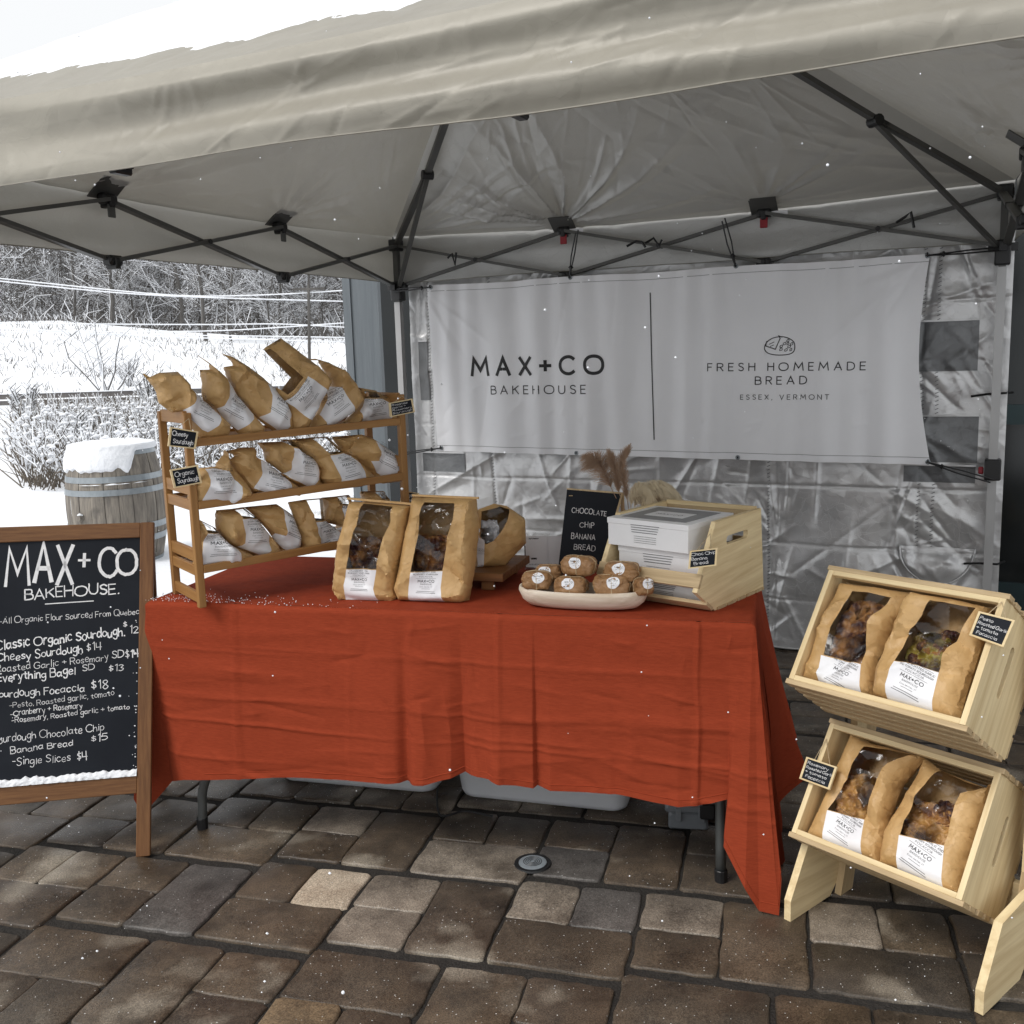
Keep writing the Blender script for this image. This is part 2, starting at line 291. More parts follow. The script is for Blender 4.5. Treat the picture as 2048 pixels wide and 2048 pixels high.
def autosmooth(o, deg=35):
    me = o.data; b = bmesh.new(); b.from_mesh(me)
    for f in b.faces: f.smooth = True
    for e in b.edges:
        if len(e.link_faces) == 2 and e.calc_face_angle(0) > math.radians(deg): e.smooth = False
    b.to_mesh(me); b.free(); return o
def nz(x, y=0., z=0.): return noise.noise(Vector((float(x), float(y), float(z))))
def ridge(x, y, z=0.):
    d = noise.voronoi(Vector((float(x), float(y), float(z))))[0]; return d[1]-d[0]
WORLDF = Frame((0, 0, 0), (1, 0, 0), (0, 1, 0))
class Folds:                        # sharp straight creases: segments with height amp*exp(-|distance|/w)
    def __init__(s, segs): a = np.array(segs, float).reshape(-1, 6); s.p = a[:, :2]; s.d = a[:, 2:4]-a[:, :2]; s.L = np.linalg.norm(s.d, axis=1)+1e-9; s.u = s.d/s.L[:, None]; s.a = a[:, 4]; s.w = a[:, 5]
    def __call__(s, x, y):
        q = np.stack([np.atleast_1d(x), np.atleast_1d(y)], -1)[:, None, :]-s.p[None]; t = (q*s.u).sum(2)/s.L; dd = np.abs(q[..., 0]*s.u[:, 1]-q[..., 1]*s.u[:, 0])
        f = np.clip(1-np.abs(2*t-1)**3, 0, 1); return (s.a*np.exp(-dd/s.w)*f).sum(1)
def rfolds(seed, n, x0, x1, y0, y1, L0, L1, amp, w_, ang=None, spread=3.2):
    r = random.Random(seed); o = []
    for _ in range(n):
        cx, cy = r.uniform(x0, x1), r.uniform(y0, y1); a = r.uniform(-spread/2, spread/2)+(ang or 0); L = r.uniform(L0, L1)/2; o.append((cx-L*math.cos(a), cy-L*math.sin(a), cx+L*math.cos(a), cy+L*math.sin(a), r.choice((-1, 1, 1))*amp*r.uniform(.4, 1.2), w_*r.uniform(.6, 1.6)))
    return o
def fanfolds(seed, n, cx, cy, a0, a1, r0, r1, amp, w_):
    r = random.Random(seed); o = []
    for k in range(n): a = r.uniform(a0, a1); s_ = r.uniform(0, .25)*r1; e = r.uniform(r0, r1); o.append((cx-math.cos(a)*e*.1+s_*math.cos(a), cy-math.sin(a)*e*.1+s_*math.sin(a), cx+e*math.cos(a), cy+e*math.sin(a), amp*r.uniform(.4, 1.2)*r.choice((-1, 1, 1)), w_*r.uniform(.5, 1.5)))
    return o
# ------------------------------------------------------------------ stroke lettering
G = {
'A': '0,0 3,8 6,0;1.1,2.8 4.9,2.8', 'B': '0,0 0,8;~0,8 2.6,8 4.4,7.2 4.4,5 2.6,4.3 0,4.3;~0,4.3 3,4.3 5,3.4 5,.9 3,0 0,0',
'C': '~6.6,6.6 5.4,7.6 4,8 2.2,7.6 .6,6.2 0,4 .6,1.8 2.2,.4 4,0 5.4,.4 6.6,1.4', 'D': '0,0 0,8;~0,8 2.6,8 4.8,7 5.8,5.2 5.8,2.8 4.8,1 2.6,0 0,0',
'E': '4.2,8 0,8 0,0 4.2,0;0,4.2 3.8,4.2', 'F': '4.2,8 0,8 0,0;0,4.2 3.6,4.2', 'G': '~6.4,6.6 4,8 1.2,7 0,4 1.2,1 4,0 6.4,1.4;6.4,1.4 6.4,3.6 4,3.6',
'H': '0,0 0,8;5.4,0 5.4,8;0,4.2 5.4,4.2', 'I': '1,0 1,8', 'J': '~3.2,8 3.2,2 2.2,0 .4,.5', 'K': '0,0 0,8;4.8,8 0,3.6;1.6,5 5,0', 'L': '0,8 0,0 4,0',
'M': '0,0 1,8 4,2.4 7,8 8,0', 'N': '0,0 0,8 5.6,0 5.6,8', 'O': '~4,8 1.8,7.5 .4,6 0,4 .4,2 1.8,.5 4,0 6.2,.5 7.6,2 8,4 7.6,6 6.2,7.5 4,8',
'P': '0,0 0,8;~0,8 3,8 4.6,7 4.6,5 3,3.9 0,3.9', 'Q': '~4,8 .8,6.4 .8,1.6 4,0 7.2,1.6 7.2,6.4 4,8;4.6,2 7.6,-.6', 'R': '0,0 0,8;~0,8 3,8 4.6,7 4.6,5 3,4 0,4;2.4,4 5,0',
'S': '~4.6,6.8 3,8 1,7.6 .4,6 1.4,4.7 3.6,3.7 4.6,2.2 3.8,.5 2,0 .2,1.2', 'T': '0,8 5.4,8;2.7,8 2.7,0', 'U': '~0,8 0,2.8 1,.6 2.8,0 4.6,.6 5.6,2.8 5.6,8',
'V': '0,8 3,0 6,8', 'W': '0,8 2,0 4.2,6.6 6.4,0 8.4,8', 'X': '0,0 5.4,8;0,8 5.4,0', 'Y': '0,8 2.7,4 5.4,8;2.7,4 2.7,0', 'Z': '0,8 5,8 0,0 5,0',
'a': '~4,4.2 2.2,5 .4,3.6 .5,1 2,0 4,1.6;4.1,5 4,1 4.7,0', 'b': '0,8 0,0;~0,3 1.5,4.8 3.6,4.4 3.8,1.5 2,0 0,.8', 'c': '~3.8,4.2 2,5 .3,3.4 .4,1.2 2,0 3.8,.8',
'd': '~3.8,3.6 2,4.8 .2,3.2 .5,.6 2,0 3.8,1.6;4,8 4,0', 'e': '~.3,2.5 3.6,2.8 3.4,4.6 1.8,5 .3,3.2 .6,.8 2.2,0 3.9,.8', 'f': '~3.6,7.4 2.4,8 1.5,6.8 1.4,0;0,4.6 3,4.8',
'g': '~3.8,4.2 2,5 .3,3.5 .6,1.4 2.2,.8 3.8,2.2;~4,5 4,-.5 3.2,-2.8 1.5,-3 .3,-2', 'h': '0,8 0,0;~0,3 1.6,4.8 3.2,4.4 3.6,2.4 3.6,0', 'i': '1,5 1,0;1,6.8 1.1,7.2',
'j': '~1.6,5 1.6,-1.6 .6,-3 -.6,-2.4;1.6,6.8 1.7,7.2', 'k': '0,8 0,0;3.4,4.8 0,2.2 3.6,0', 'l': '1,8 1,0', 'm': '0,5 0,0;~0,3.4 1.2,5 2.2,4.6 2.5,3 2.5,0;~2.5,3.4 3.6,5 4.7,4.6 5,3 5,0',
'n': '0,5 0,0;~0,3.2 1.6,5 3.1,4.4 3.5,2.6 3.5,0', 'o': '~2,5 .3,3.6 .3,1.3 2,0 3.8,1.3 3.8,3.7 2,5', 'p': '0,5 0,-3;~0,3.6 1.6,5 3.6,4.2 3.6,1.4 1.8,0 0,1',
'r': '0,5 0,0;~0,3 1.2,4.8 2.8,4.8', 's': '~3.4,4.4 1.8,5 .5,4 1.2,2.8 3,2 3.3,.8 1.8,0 .2,.7', 't': '1.6,7.2 1.6,1 2.4,0 3.2,.4;0,5 3.2,5',
'u': '~0,5 .1,1.4 1.4,0 3,1 3.6,3;3.6,5 3.7,0', 'v': '0,5 1.8,0 3.6,5', 'w': '0,5 1.2,0 2.5,4 3.8,0 5,5', 'x': '0,0 3.4,5;0,5 3.4,0', 'y': '0,5 1.9,.8;3.8,5 1.4,-3 .2,-3', 'z': '0,5 3.4,5 0,0 3.6,0',
'0': '~2,8 .2,6 .2,2 2,0 3.8,2 3.8,6 2,8', '1': '.6,6.6 2,8 2,0', '2': '~.2,6.4 1.8,8 4,6.8 3.4,4 .2,0;.2,0 4.4,0', '3': '~.3,7.2 2,8 3.8,6.6 2,4.4 4,2.4 2,0 .2,.8',
'4': '0,7.6 .2,3.2 4.4,3.2;3.6,8 3.4,0', '5': '4,8 .8,8 .5,4.6;~.5,4.6 3,4.9 4.2,2.8 3,.4 .2,.4', '6': '~3.6,7.6 1,5 .3,2 2,0 3.8,1.8 2.4,3.8 .5,2.6', '8': '~3.6,6.8 2,8 .4,6.6 1.6,4.6 3.8,2 2,0 .2,1.8 2.4,4.6 3.6,6.8',
'7': '0,8 4,8 1.4,0', '9': '~3.6,6 2,4.2 .4,5.6 1.6,8 3.6,7 3.4,3 2,0', '$': '~3.4,6.6 1.8,7 .6,6 1.2,4.8 3,3.8 3.3,2.4 1.8,1.6 .2,2.4;1.8,8.6 1.8,.4',
'+': '2.2,1.8 2.2,6.2;0,4 4.4,4', '-': '0,3.4 3,3.4', '.': '.6,0 .9,.3', ',': '.9,.4 .3,-1.4', '&': '~5,0 1,5.6 2.2,8 3.6,6.4 .4,2.4 1.6,0 4.8,3', '|': '0,-1 0,9'}
def cat(pts, k=4):
    P = [np.array(p) for p in pts]; closed = np.allclose(P[0], P[-1]); o = []
    for i in range(len(P)-1):
        a = P[i-1] if i > 0 else (P[-2] if closed else P[0]); b, c = P[i], P[i+1]; d = P[i+2] if i+2 < len(P) else (P[1] if closed else P[-1])
        for j in range(k):
            t = j/k; o.append(.5*((2*b)+(c-a)*t+(2*a-5*b+4*c-d)*t*t+(3*b-a-3*c+d)*t**3))
    o.append(P[-1]); return o
GL = {}
for ch, sdef in G.items():
    st = []
    for q in sdef.split(';'):
        sm = q.startswith('~'); pts = [tuple(map(float, a.split(','))) for a in q.lstrip('~').split()]
        st.append((sm, pts))
    GL[ch] = (st, max(p[0] for _, pts in st for p in pts))
def text(mb, s, p0, p1, h, fn, wt=.12, gap=1.6, jit=0., k=3, space=3.2, off=.0008):
    """lay the string s from p0 to p1 (local 2-D), cap height h; fn(x, y, dz) gives the 3-D point on the surface"""
    W_ = sum((GL[c][1]+gap) if c in GL else space for c in s)-gap
    p0, p1 = np.array(p0, float), np.array(p1, float); L = np.linalg.norm(p1-p0); dx = (p1-p0)/L; dy = np.array([-dx[1], dx[0]])
    sx = L/W_; sy = h/8; x = 0.
    for c in s:
        if c not in GL: x += space; continue
        jy = random.uniform(-jit, jit)*6; js = 1+random.uniform(-jit, jit)
        for sm, pts in GL[c][0]:
            P = cat(pts, k) if sm else [np.array(q) for q in pts]
            Q = [p0+dx*((q[0]+x+random.uniform(-jit, jit))*sx)+dy*((q[1]*js+jy+random.uniform(-jit, jit))*sy) for q in P]
            stroke(mb, Q, h*wt*(1+random.uniform(-.25, .25)*(jit > 0)), fn, off, ext=h*wt*.5 if jit > 0 or not sm else 0)
        x += GL[c][1]+gap
def stroke(mb, Q, w_, fn, off=.0008, ext=0):
    Q = [np.array(q, float) for q in Q]; 
    if len(Q) < 2: return
    R = []; n = len(Q); closed = np.linalg.norm(Q[0]-Q[-1]) < 1e-9
    if ext: Q[0] = Q[0]-unit(Q[1]-Q[0])*ext*.6; Q[-1] = Q[-1]+unit(Q[-1]-Q[-2])*ext*.6
    for i in range(n):
        a = unit(Q[i]-Q[i-1]) if i > 0 else (unit(Q[-1]-Q[-2]) if closed else unit(Q[1]-Q[0])); b = unit(Q[i+1]-Q[i]) if i < n-1 else (unit(Q[1]-Q[0]) if closed else a)
        t = a+b; t = unit(t) if np.linalg.norm(t) > 1e-6 else a; nn = np.array([-t[1], t[0]]); c = max(.38, abs(nn @ np.array([-a[1], a[0]])))
        R.append((Q[i]+nn*w_/2/c, Q[i]-nn*w_/2/c))
    V = [fn(p[0], p[1], off) for pr in R for p in pr]
    mb.add(V, [(2*i, 2*i+1, 2*i+3, 2*i+2) for i in range(n-1)])
# ================================================================== THE SETTING
BLc = A3(-.573, 5.387, 0); YW = .446
E1 = A3(math.cos(YW), -math.sin(YW), 0); E2 = A3(-math.sin(YW), -math.cos(YW), 0)      # along the back wall / towards the camera
sstep = lambda a, b, x: (lambda t: t*t*(3-2*t))(min(1, max(0, (x-a)/(b-a))))
def terr(x, y):
    h = 0.0
    h += .55*sstep(11.5, 19, y)+.45*sstep(26.5, 33, y)+1.4*sstep(33, 46, y)+14*sstep(52, 130, y)
    h += 1.65*math.exp(-((x+20)/8)**2-((y-39)/6)**2)
    h += (.10*nz(x*.6, y*.6)+.05*nz(x*1.7, y*1.7, 3))*sstep(9, 12, y)*(1-.8*sstep(18, 20, y)*(1-sstep(26, 28, y)))
    return h
def paved(x, y): return (y < 4.75+.12*nz(x*2, y*2) and x > -3.3) or (x > -.95+.02*y and y < 7.5 and x < 6)
g = MB(); xs = np.concatenate([np.linspace(-90, -12, 27), np.linspace(-11.5, 4, 63), np.linspace(5, 60, 14)]); ys = np.concatenate([np.linspace(-8, 3, 6), np.linspace(3.3, 12, 50), np.linspace(12.4, 50, 76), np.linspace(53, 150, 22)])
V = []
for y in ys:
    for x in xs:
        z = -.06 if (paved(x, y) or y < 3.2) else .012+.03*(nz(x*1.3, y*1.3)+.4)
        V.append((x, y, (z if y < 8.2 else .01)+terr(x, y)))
nx = len(xs); g.add(V, [(j*nx+i, j*nx+i+1, (j+1)*nx+i+1, (j+1)*nx+i) for j in range(len(ys)-1) for i in range(nx-1)])
props(g.build('snow_ground', 'snow', smooth=True), kind='structure')
# paving: joint bed plus individual pavers laid in the repeating two-block pattern of the photo
bed = MB(); bed.add([(-3.6, -1, -.008), (6.2, -1, -.008), (6.2, 7.6, -.008), (-.82, 7.6, -.008), (-.92, 4.8, -.008), (-3.6, 4.7, -.008)], [(0, 1, 2, 3, 4, 5)])
bed = props(bed.build('pavement', 'joint'), kind='structure')
pa = math.radians(-15); PU = A3(math.cos(pa), math.sin(pa), 0); PV = A3(-math.sin(pa), math.cos(pa), 0)
PF = Frame((0, 0, 0), PU, PV)
LA, LB = np.array((.765, .055)), np.array((.43, .42)); O0 = np.array((-1.08, 2.085))
NORM_A = [(0, 0, .2, .163), (0, .167, .2, .33), (.206, 0, .408, .33)]; FLIP_A = [(0, 0, .2, .33), (.206, 0, .408, .163), (.206, .167, .408, .33)]
NORM_B = [(0, 0, .332, .19), (0, .196, .163, .382), (.168, .196, .332, .382)]; FLIP_B = [(0, .192, .332, .382), (0, 0, .163, .187), (.168, 0, .332, .187)]
rects = []
for i in range(-9, 10):
    for j in range(-9, 14):
        o = O0+i*LA+j*LB; rr = random.Random(i*31+j*7)
        fa = (j == -1) or (j not in (0, 1) and rr.random() < .5); fb = (j == -1) or (j not in (0, 1) and rr.random() < .4) or (i == 0 and j == 1 and False)
        for q in (FLIP_A if fa else NORM_A): rects.append((o[0]+q[0], o[1]+q[1], o[0]+q[2], o[1]+q[3]))
        ob = o+np.array((.42, .0))
        for q in (FLIP_B if fb else NORM_B): rects.append((ob[0]+q[0], ob[1]+q[1], ob[0]+q[2], ob[1]+q[3]))
def wu(u, v): return PF(u, v)
keep = []
for r_ in rects:
    c = wu((r_[0]+r_[2])/2, (r_[1]+r_[3])/2); x, y = c[0], c[1]
    if y < 1.1 or x < -3.4 or x > 5.5: continue
    if (y < 4.6) or (x > -.85 and y < 7.3): keep.append((r_, x, y))
def vis(x, y):      # in front of the lens and in frame
    d = A3(x, y, 0)-CAM; zc = d @ cf
    if zc <= .1: return False
    u, v = 1024+FOC*(d @ cr)/zc, 1024-FOC*(d @ cu)/zc
    return -130 < u < 2180 and v < 2250
keep.sort(key=lambda t: (not vis(t[1], t[2]), t[1]**2+t[2]**2))
def paver_mesh(mb, r_, seed):
    rn = random.Random(seed); u0_, v0, u1, v1 = r_[0]-.0013, r_[1]-.0013, r_[2]+.0013, r_[3]+.0013; jt = .005; cr_ = .010
    pts = []
    for (a, b, c, d) in ((u0_+cr_, v0, u1-cr_, v0), (u1, v0+cr_, u1, v1-cr_), (u1-cr_, v1, u0_+cr_, v1), (u0_, v1-cr_, u0_, v0+cr_)):
        n = max(3, int(math.hypot(c-a, d-b)/.03))
        for k in range(n): t = k/(n-1); pts.append((a+(c-a)*t+rn.uniform(-1, 1)*jt*.6, b+(d-b)*t+rn.uniform(-1, 1)*jt*.6))
    cx, cy = (u0_+u1)/2, (v0+v1)/2; tx, ty, hz = rn.uniform(-.012, .012), rn.uniform(-.012, .012), rn.uniform(-.002, .002)
    n = len(pts); rings = []
    for ins, z in ((.0, -.03), (.0, -.0055), (.0018, -.0018), (.0055, 0)):
        for (x, y) in pts:
            dx, dy = cx-x, cy-y; X = x+math.copysign(min(abs(dx), ins), dx); Y = y+math.copysign(min(abs(dy), ins), dy)
            rings.append(PF(X, Y, z+hz+(X-cx)*tx+(Y-cy)*ty))
    fs = [(k*n+i, k*n+(i+1) % n, (k+1)*n+(i+1) % n, (k+1)*n+i) for k in range(3) for i in range(n)]+[tuple(range(3*n, 4*n))]
    mb.add(rings, fs)
SPECIAL = [((-.66-.5, 2.33), 'paver_pale'), ((-.975, 2.33), 'paver_light'), ((-.98, 2.18), 'paver_light'), ((-.82, 2.53), 'paver_light'), ((-.57, 2.39), 'paver_light'), ((-.40, 2.39), 'paver_grey'),
           ((-.54, 2.58), 'paver_grey'), ((.195, 2.45), 'paver_light'), ((-.21, 2.40), 'paver_light'), ((-.98, 1.73), 'paver_tan'), ((-1.53, 2.2), 'paver_grey'), ((-1.32, 2.68), 'paver_light')]
for i, (r_, x, y) in enumerate(keep[:300]):
    mb = MB(); paver_mesh(mb, r_, i); mt = 'paver'
    for (su, sv), mn in SPECIAL:
        if r_[0] < su < r_[2] and r_[1] < sv < r_[3]: mt = mn
    autosmooth(mb.build('paver', mt, bed), 50)
mb = MB()
for i, (r_, x, y) in enumerate(keep[300:]): paver_mesh(mb, r_, i+999)
props(mb.build('pavers_beyond', 'paver', bed), kind='stuff')
# drain cover set in the paving
Fd = Frame(PF(-.655, 2.555, .001), (1, 0, 0), (0, 0, 1), (0, -1, 0))
d = thing('drain_cover', 'small round grey plastic drain cover set between pavers in front of the table', 'drain cover', Fd.o)
m = MB(); m.lathe(Fd, [(.0, .006), (.034, .006), (.040, .004), (.041, 0)], 32); autosmooth(m.build('cap', 'drain', d))
m = MB()
for r in (.008, .014, .020, .026): m.tube([Fd(r*math.cos(t), .0065, r*math.sin(t)) for t in np.linspace(0, 2*math.pi, 25)], .0011, 4)
m.build('ring_grooves', 'blackpl', d)
m = MB(); m.lathe(Fd, [(.041, -.002), (.041, .003), (.052, .003), (.054, -.002)], 32); m.build('collar', 'blackpl', d)
# ---------------- far background: pillar, storefront
Fp = yawframe((-1.12, 7.0, 0), -14)
p = thing('building_pillar', 'square blue grey boarded pillar behind the left corner of the tent', 'pillar', Fp.o)
m = MB(); m.box(Fp, .0, .245, 0, 4.2, -.42, 0); m.build('core', 'pillar', p)
m = MB(); m.box(Fp, -.006, .05, 0, 4.2, -.03, .012); m.box(Fp, .215, .251, 0, 4.2, -.03, .006); m.build('corner_board', 'pillar', p)
m = MB(); m.box(Fp, -.02, .265, 0, .16, -.44, .02); m.build('base_trim', 'pillar', p)
Fs = Frame(BLc+E1*.0-E2*1.0, E1, (0, 0, 1), E2)
b = thing('shop_front', 'black glazed shop front behind the silver tent wall', 'building', Fs.o)
m = MB(); m.box(Fs, -.75, 9, 0, 3.6, -.1, 0); m.build('glass', 'darkglass', b)
for i, x in enumerate((-.25, 2.75, 3.42, 5.2)): m = MB(); m.box(Fs, x, x+.06, 0, 3.6, -.02, .03); m.build('mullion', 'blackpl', b)
m = MB(); m.box(Fs, 2.81, 3.42, 1.02, 1.12, .0, .02); m.build('push_bar', 'darkframe', b)
m = MB(); m.box(Fs, 2.81, 5.2, 0, .2, .0, .02); m.build('kick_plate', 'darkframe', b)
m = MB(); m.box(Fs, -.4, 9, 3.55, 3.8, -.2, 1.2); m.build('soffit', 'blackpl', b)
# guard rail along the road
gr = thing('guard_rail', 'low weathered guard rail beside the snowy road', 'guard rail', (-12, 20, terr(-12, 20)))
for k in range(16):
    x = -22+k*1.5; z = terr(x, 20)
    if k % 2 == 0: m = MB(); m.box(WORLDF, x-.06, x+.06, 20.05, 20.2, z-.1, z+.42); m.build('post', 'rail', gr)
for lo, hi in ((.74, .83), (.86, .96)):
    m = MB(); m.box(WORLDF, -22.2, 1.5, 19.98, 20.04, lo, hi); m.build('rail_beam', 'rail', gr)
m = MB()
for k in range(160): x = -22.2+k*.148; m.box(WORLDF, x, x+.148, 19.96, 20.06, .96, .975+.03*abs(nz(x*1.5, 1)))
props(m.build('snow_cap', 'snow', gr), kind='stuff')
# power wires and pole
pts = [[(-80, 548), (60, 563), (340, 590), (520, 590), (700, 580)], [(-80, 553), (120, 575), (340, 592), (700, 603)], [(-60, 645), (200, 648), (420, 649), (560, 648), (700, 655)], [(-60, 648), (100, 661), (300, 663), (470, 660), (700, 645)],
       [(-60, 655), (140, 664), (260, 669), (500, 672), (700, 675)], [(-60, 661), (200, 668), (340, 674), (700, 684)]]
for i, P in enumerate(pts):
    m = MB(); q = [aty(u, v, 26+.3*i) for u, v in P]; m.tube(cat(q, 5), .017, 5); o = m.build('power_wire', 'snow', smooth=True)
    solo(o, ['topmost snow coated overhead wire, rising to the left', 'snow coated overhead wire just below the topmost, falling to the right', 'straight highest wire of the lower bundle in front of the tree trunks', 'sagging second wire of the lower bundle across the hillside', 'third wire of the lower bundle, nearly level', 'lowest overhead wire above the snowy bank'][i], 'wire', 'overhead wires crossing in front of the woods')
m = MB(); b0, b1 = aty(618, 790, 25.9), aty(617, 570, 25.9); m.tube([b0-A3(0, 0, .5), b1], [.045, .035], 8); m.box(Frame(b1-A3(0, 0, .1), (1, 0, 0), (0, 0, 1)), -.4, .4, -.03, .03, -.03, .03)
solo(m.build('utility_pole', 'bark', smooth=False), 'thin dark utility pole rising behind the paper bags', 'pole')
# ---------------- trees
def make_tree(seed, H, lean, r0_, nb, forky=False):
    rn = random.Random(seed); T = MB(); S = MB(); Cn = MB(); trunk = []
    for k in range(9): t = k/8; trunk.append(A3(lean*t*H+.10*H*.3*nz(seed, t*3), .1*H*.3*nz(seed+9, t*3), t*H))
    R = [r0_*(1-.75*k/8)+.01 for k in range(9)]; T.tube(trunk, R, 6)
    if forky:
        for s in (-1, 1): q = [trunk[2]+A3(s*t*H*.16, 0, t*H*.62) for t in (0, .3, .6, 1)]; T.tube(q, [r0_*.6, r0_*.45, r0_*.3, .02], 5)
    def br(p, d, L, r, depth):
        n = 4; P = [p]; 
        for i in range(n): d = unit(d+A3(rn.gauss(0, .18), rn.gauss(0, .18), .05)); P.append(P[-1]+d*L/n)
        Cn.tube(P, [r*(1-.8*i/n)+.004 for i in range(n+1)], 3, False)
        S.tube([q+A3(0, 0, r*(1-.8*i/n)*.8+.008) for i, q in enumerate(P)], [r*.6*(1-.7*i/n)+.007 for i in range(n+1)], 3, False)
        if depth:
            for i in range(1, n+1):
                for _ in range(2): a = unit(d+A3(rn.gauss(0, .8), rn.gauss(0, .8), rn.gauss(.1, .4))); br(P[i], a, L*rn.uniform(.3, .5), r*.45, depth-1)
    for k in range(nb):
        t = rn.uniform(.08, .95); i = min(7, int(t*8)); f = t*8-i; p = trunk[i]*(1-f)+trunk[i+1]*f; a = rn.uniform(0, 2*math.pi)
        br(p, unit(A3(math.cos(a), math.sin(a)*.6, rn.uniform(.15, .9))), H*rn.uniform(.12, .26)*(1.1-t*.5), max(.012, r0_*.22*(1-t*.6)), 1)
    S.tube([q+A3(-R[i]*.75, -R[i]*.35, 0) for i, q in enumerate(trunk)], [R[i]*(.12+.25*abs(nz(seed, i*1.7))) for i in range(9)], 4, False)
    return T, Cn, S
protos = []
for k in range(8):
    T, Cn, S = make_tree(k*5+1, 10+k % 3, (k % 4-1.5)*.04, .075+.03*(k % 3), 52, k % 3 == 0)
    protos.append((T.mesh('trunk_mesh', 'bark'), Cn.mesh('branch_mesh', 'twig'), S.mesh('snow_mesh', 'snow')))
rt = random.Random(3)
spots = [(1120/2.76, 700, 40, 5), (1260/2.76, 720, 41, 3), (985/2.76, 700, 44, 1), (1490/2.76, 690, 46, 0), (1545/2.76, 680, 47, 6), (600/2.76, 670, 43, 2), (740/2.76, 690, 48, 4), (400/2.76, 660, 46, 7)]
TL = ['dark leaning trunk behind the tallest paper bag', 'slender dark tree leaning left of the tallest bag', 'upright mid grey tree left of the leaning pair', 'thick forked trunk left of the utility pole', 'straight trunk nearest the utility pole', 'multi stemmed snowy tree under the tent edge at far left', 'grey trunk above the snowy bank in the middle', 'thin tree above the bank at left']
tl = []
for i in range(84):
    if i < 8: u, v, y, k = spots[i]; p = atplane(u, 600, (0, y, 0), (0, 1, 0)); x = p[0]; sc = .62+.08*(i % 3)
    else: y = rt.uniform(46, 76); x = rt.uniform(-.62, -.13)*y; k = rt.randrange(8); sc = rt.uniform(.5, .8)
    tl.append((x, y, k, sc, i))
for (x, y, k, sc, i) in tl:
    z = terr(x, y)-.1
    lab = 'bare tree '+TL[i] if i < 8 else 'bare snow dusted tree deep in the woods behind the road'
    lab = TL[i].replace('trunk', 'tree trunk', 1) if i < 8 and 'trunk' in TL[i] else (TL[i] if i < 8 else lab)
    t = thing('bare_tree', lab, 'tree', (x, y, z), 'bare snowy trees in the woods')
    mt = Matrix.Translation((x, y, z)) @ Matrix.Rotation(rt.uniform(0, 6.28) if i > 7 else .0, 4, 'Z') @ Matrix.Diagonal((sc, sc, sc, 1))
    for nm, me in zip(('trunk', 'branches', 'branch_snow'), protos[k]):
        o = bpy.data.objects.new(nm, me); COL.objects.link(o); o.parent = t; o.matrix_parent_inverse = Matrix.Identity(4)
        o.matrix_local = Matrix.Translation((-x, -y, -z)) @ mt; WM[o.name] = Matrix.Identity(4)
# brush: masses of twigs and weeds nobody could count
def brush(name, label, n, box, hgt, rad, m_, ms, seed, up=.8, lump=False):
    rn = random.Random(seed); A = MB(); B = MB()
    for i in range(n):
        y = box[2]+(box[3]-box[2])*rn.random(); x = rn.uniform(box[0], box[1])*(y/box[3] if box[4] else 1)
        if rn.random() < (.8 if y > 25 and box[4] == 1 else .35) and nz(x*.25, y*.25, seed) < .05: continue
        z = terr(x, y)+(rn.uniform(0, hgt[1]) if box[4] == 2 else 0); L = rn.uniform(hgt[0], hgt[1])*(.35 if box[4] == 2 else 1)*(1-.055*max(0, y-11) if y < 20 else 1)
        d = unit(A3(rn.gauss(0, .5), rn.gauss(0, .3), up+rn.random()*.5)) if up else unit(A3(rn.gauss(0, 1), rn.gauss(0, .4), rn.gauss(0, .7)))
        p = A3(x, y, z); q = p+d*L*.55; s = q+unit(d+A3(rn.gauss(0, .35), 0, rn.gauss(-.1, .3)))*L*.45; r = rad*rn.uniform(.6, 1.3)
        A.tube([p, q, s], [r, r*.8, r*.4], 3, False)
        if rn.random() < (.42 if y > 47 else (.28 if y > 25 else .55)): B.tube([p*.4+q*.6+A3(0, -r*.3, r*1.1), q+A3(0, -r*.3, r*1.1), s+A3(0, 0, r)], [r*1.0, r*1.1, r*.7], 3, False)
        if lump and rn.random() < .5*(y < 16):
            c = s+A3(rn.gauss(0, .03), 0, rn.gauss(0, .03)); e = rn.uniform(.018, .055)*(1 if y < 20 else 1.8); B.add([c+A3(e, 0, 0), c+A3(-e, 0, 0), c+A3(0, e, 0), c+A3(0, -e, 0), c+A3(e*.2, 0, e*.7), c+A3(0, 0, -e*.6)], [(0, 2, 4), (2, 1, 4), (1, 3, 4), (3, 0, 4), (2, 0, 5), (1, 2, 5), (3, 1, 5), (0, 3, 5)])
    o = A.build(name, m_, fixn=False); solo(o, label, 'undergrowth', kind='stuff', origin=(0, 0, 0))
    o2 = B.build(name+'_snow', ms, fixn=False); solo(o2, 'snow caught on the '+label, 'snow', kind='stuff', origin=(0, 0, 0))
brush('forest_brush', 'tangle of bare twigs filling the woods', 24000, (-40, -4, 48, 72, 2), (.8, 9), .016, 'twig', 'snow', 11, 0)
brush('hillside_brush', 'low brush on the snowy bank below the woods', 6500, (-28, -2, 28, 46, 1), (.06, .36), .011, 'twig', 'snow', 12, .8, False)
brush('wood_edge_brush', 'thicket of bare brush along the edge of the woods', 3000, (-36, -4, 43, 50, 1), (.4, 1.5), .018, 'twig', 'snow', 17, .8, False)
brush('roadside_weeds', 'tall dry weeds between the lawn and the guard rail', 8000, (-9.5, -.9, 11.3, 19, 1), (.3, .85), .008, 'weed', 'snow', 13, .8, True)
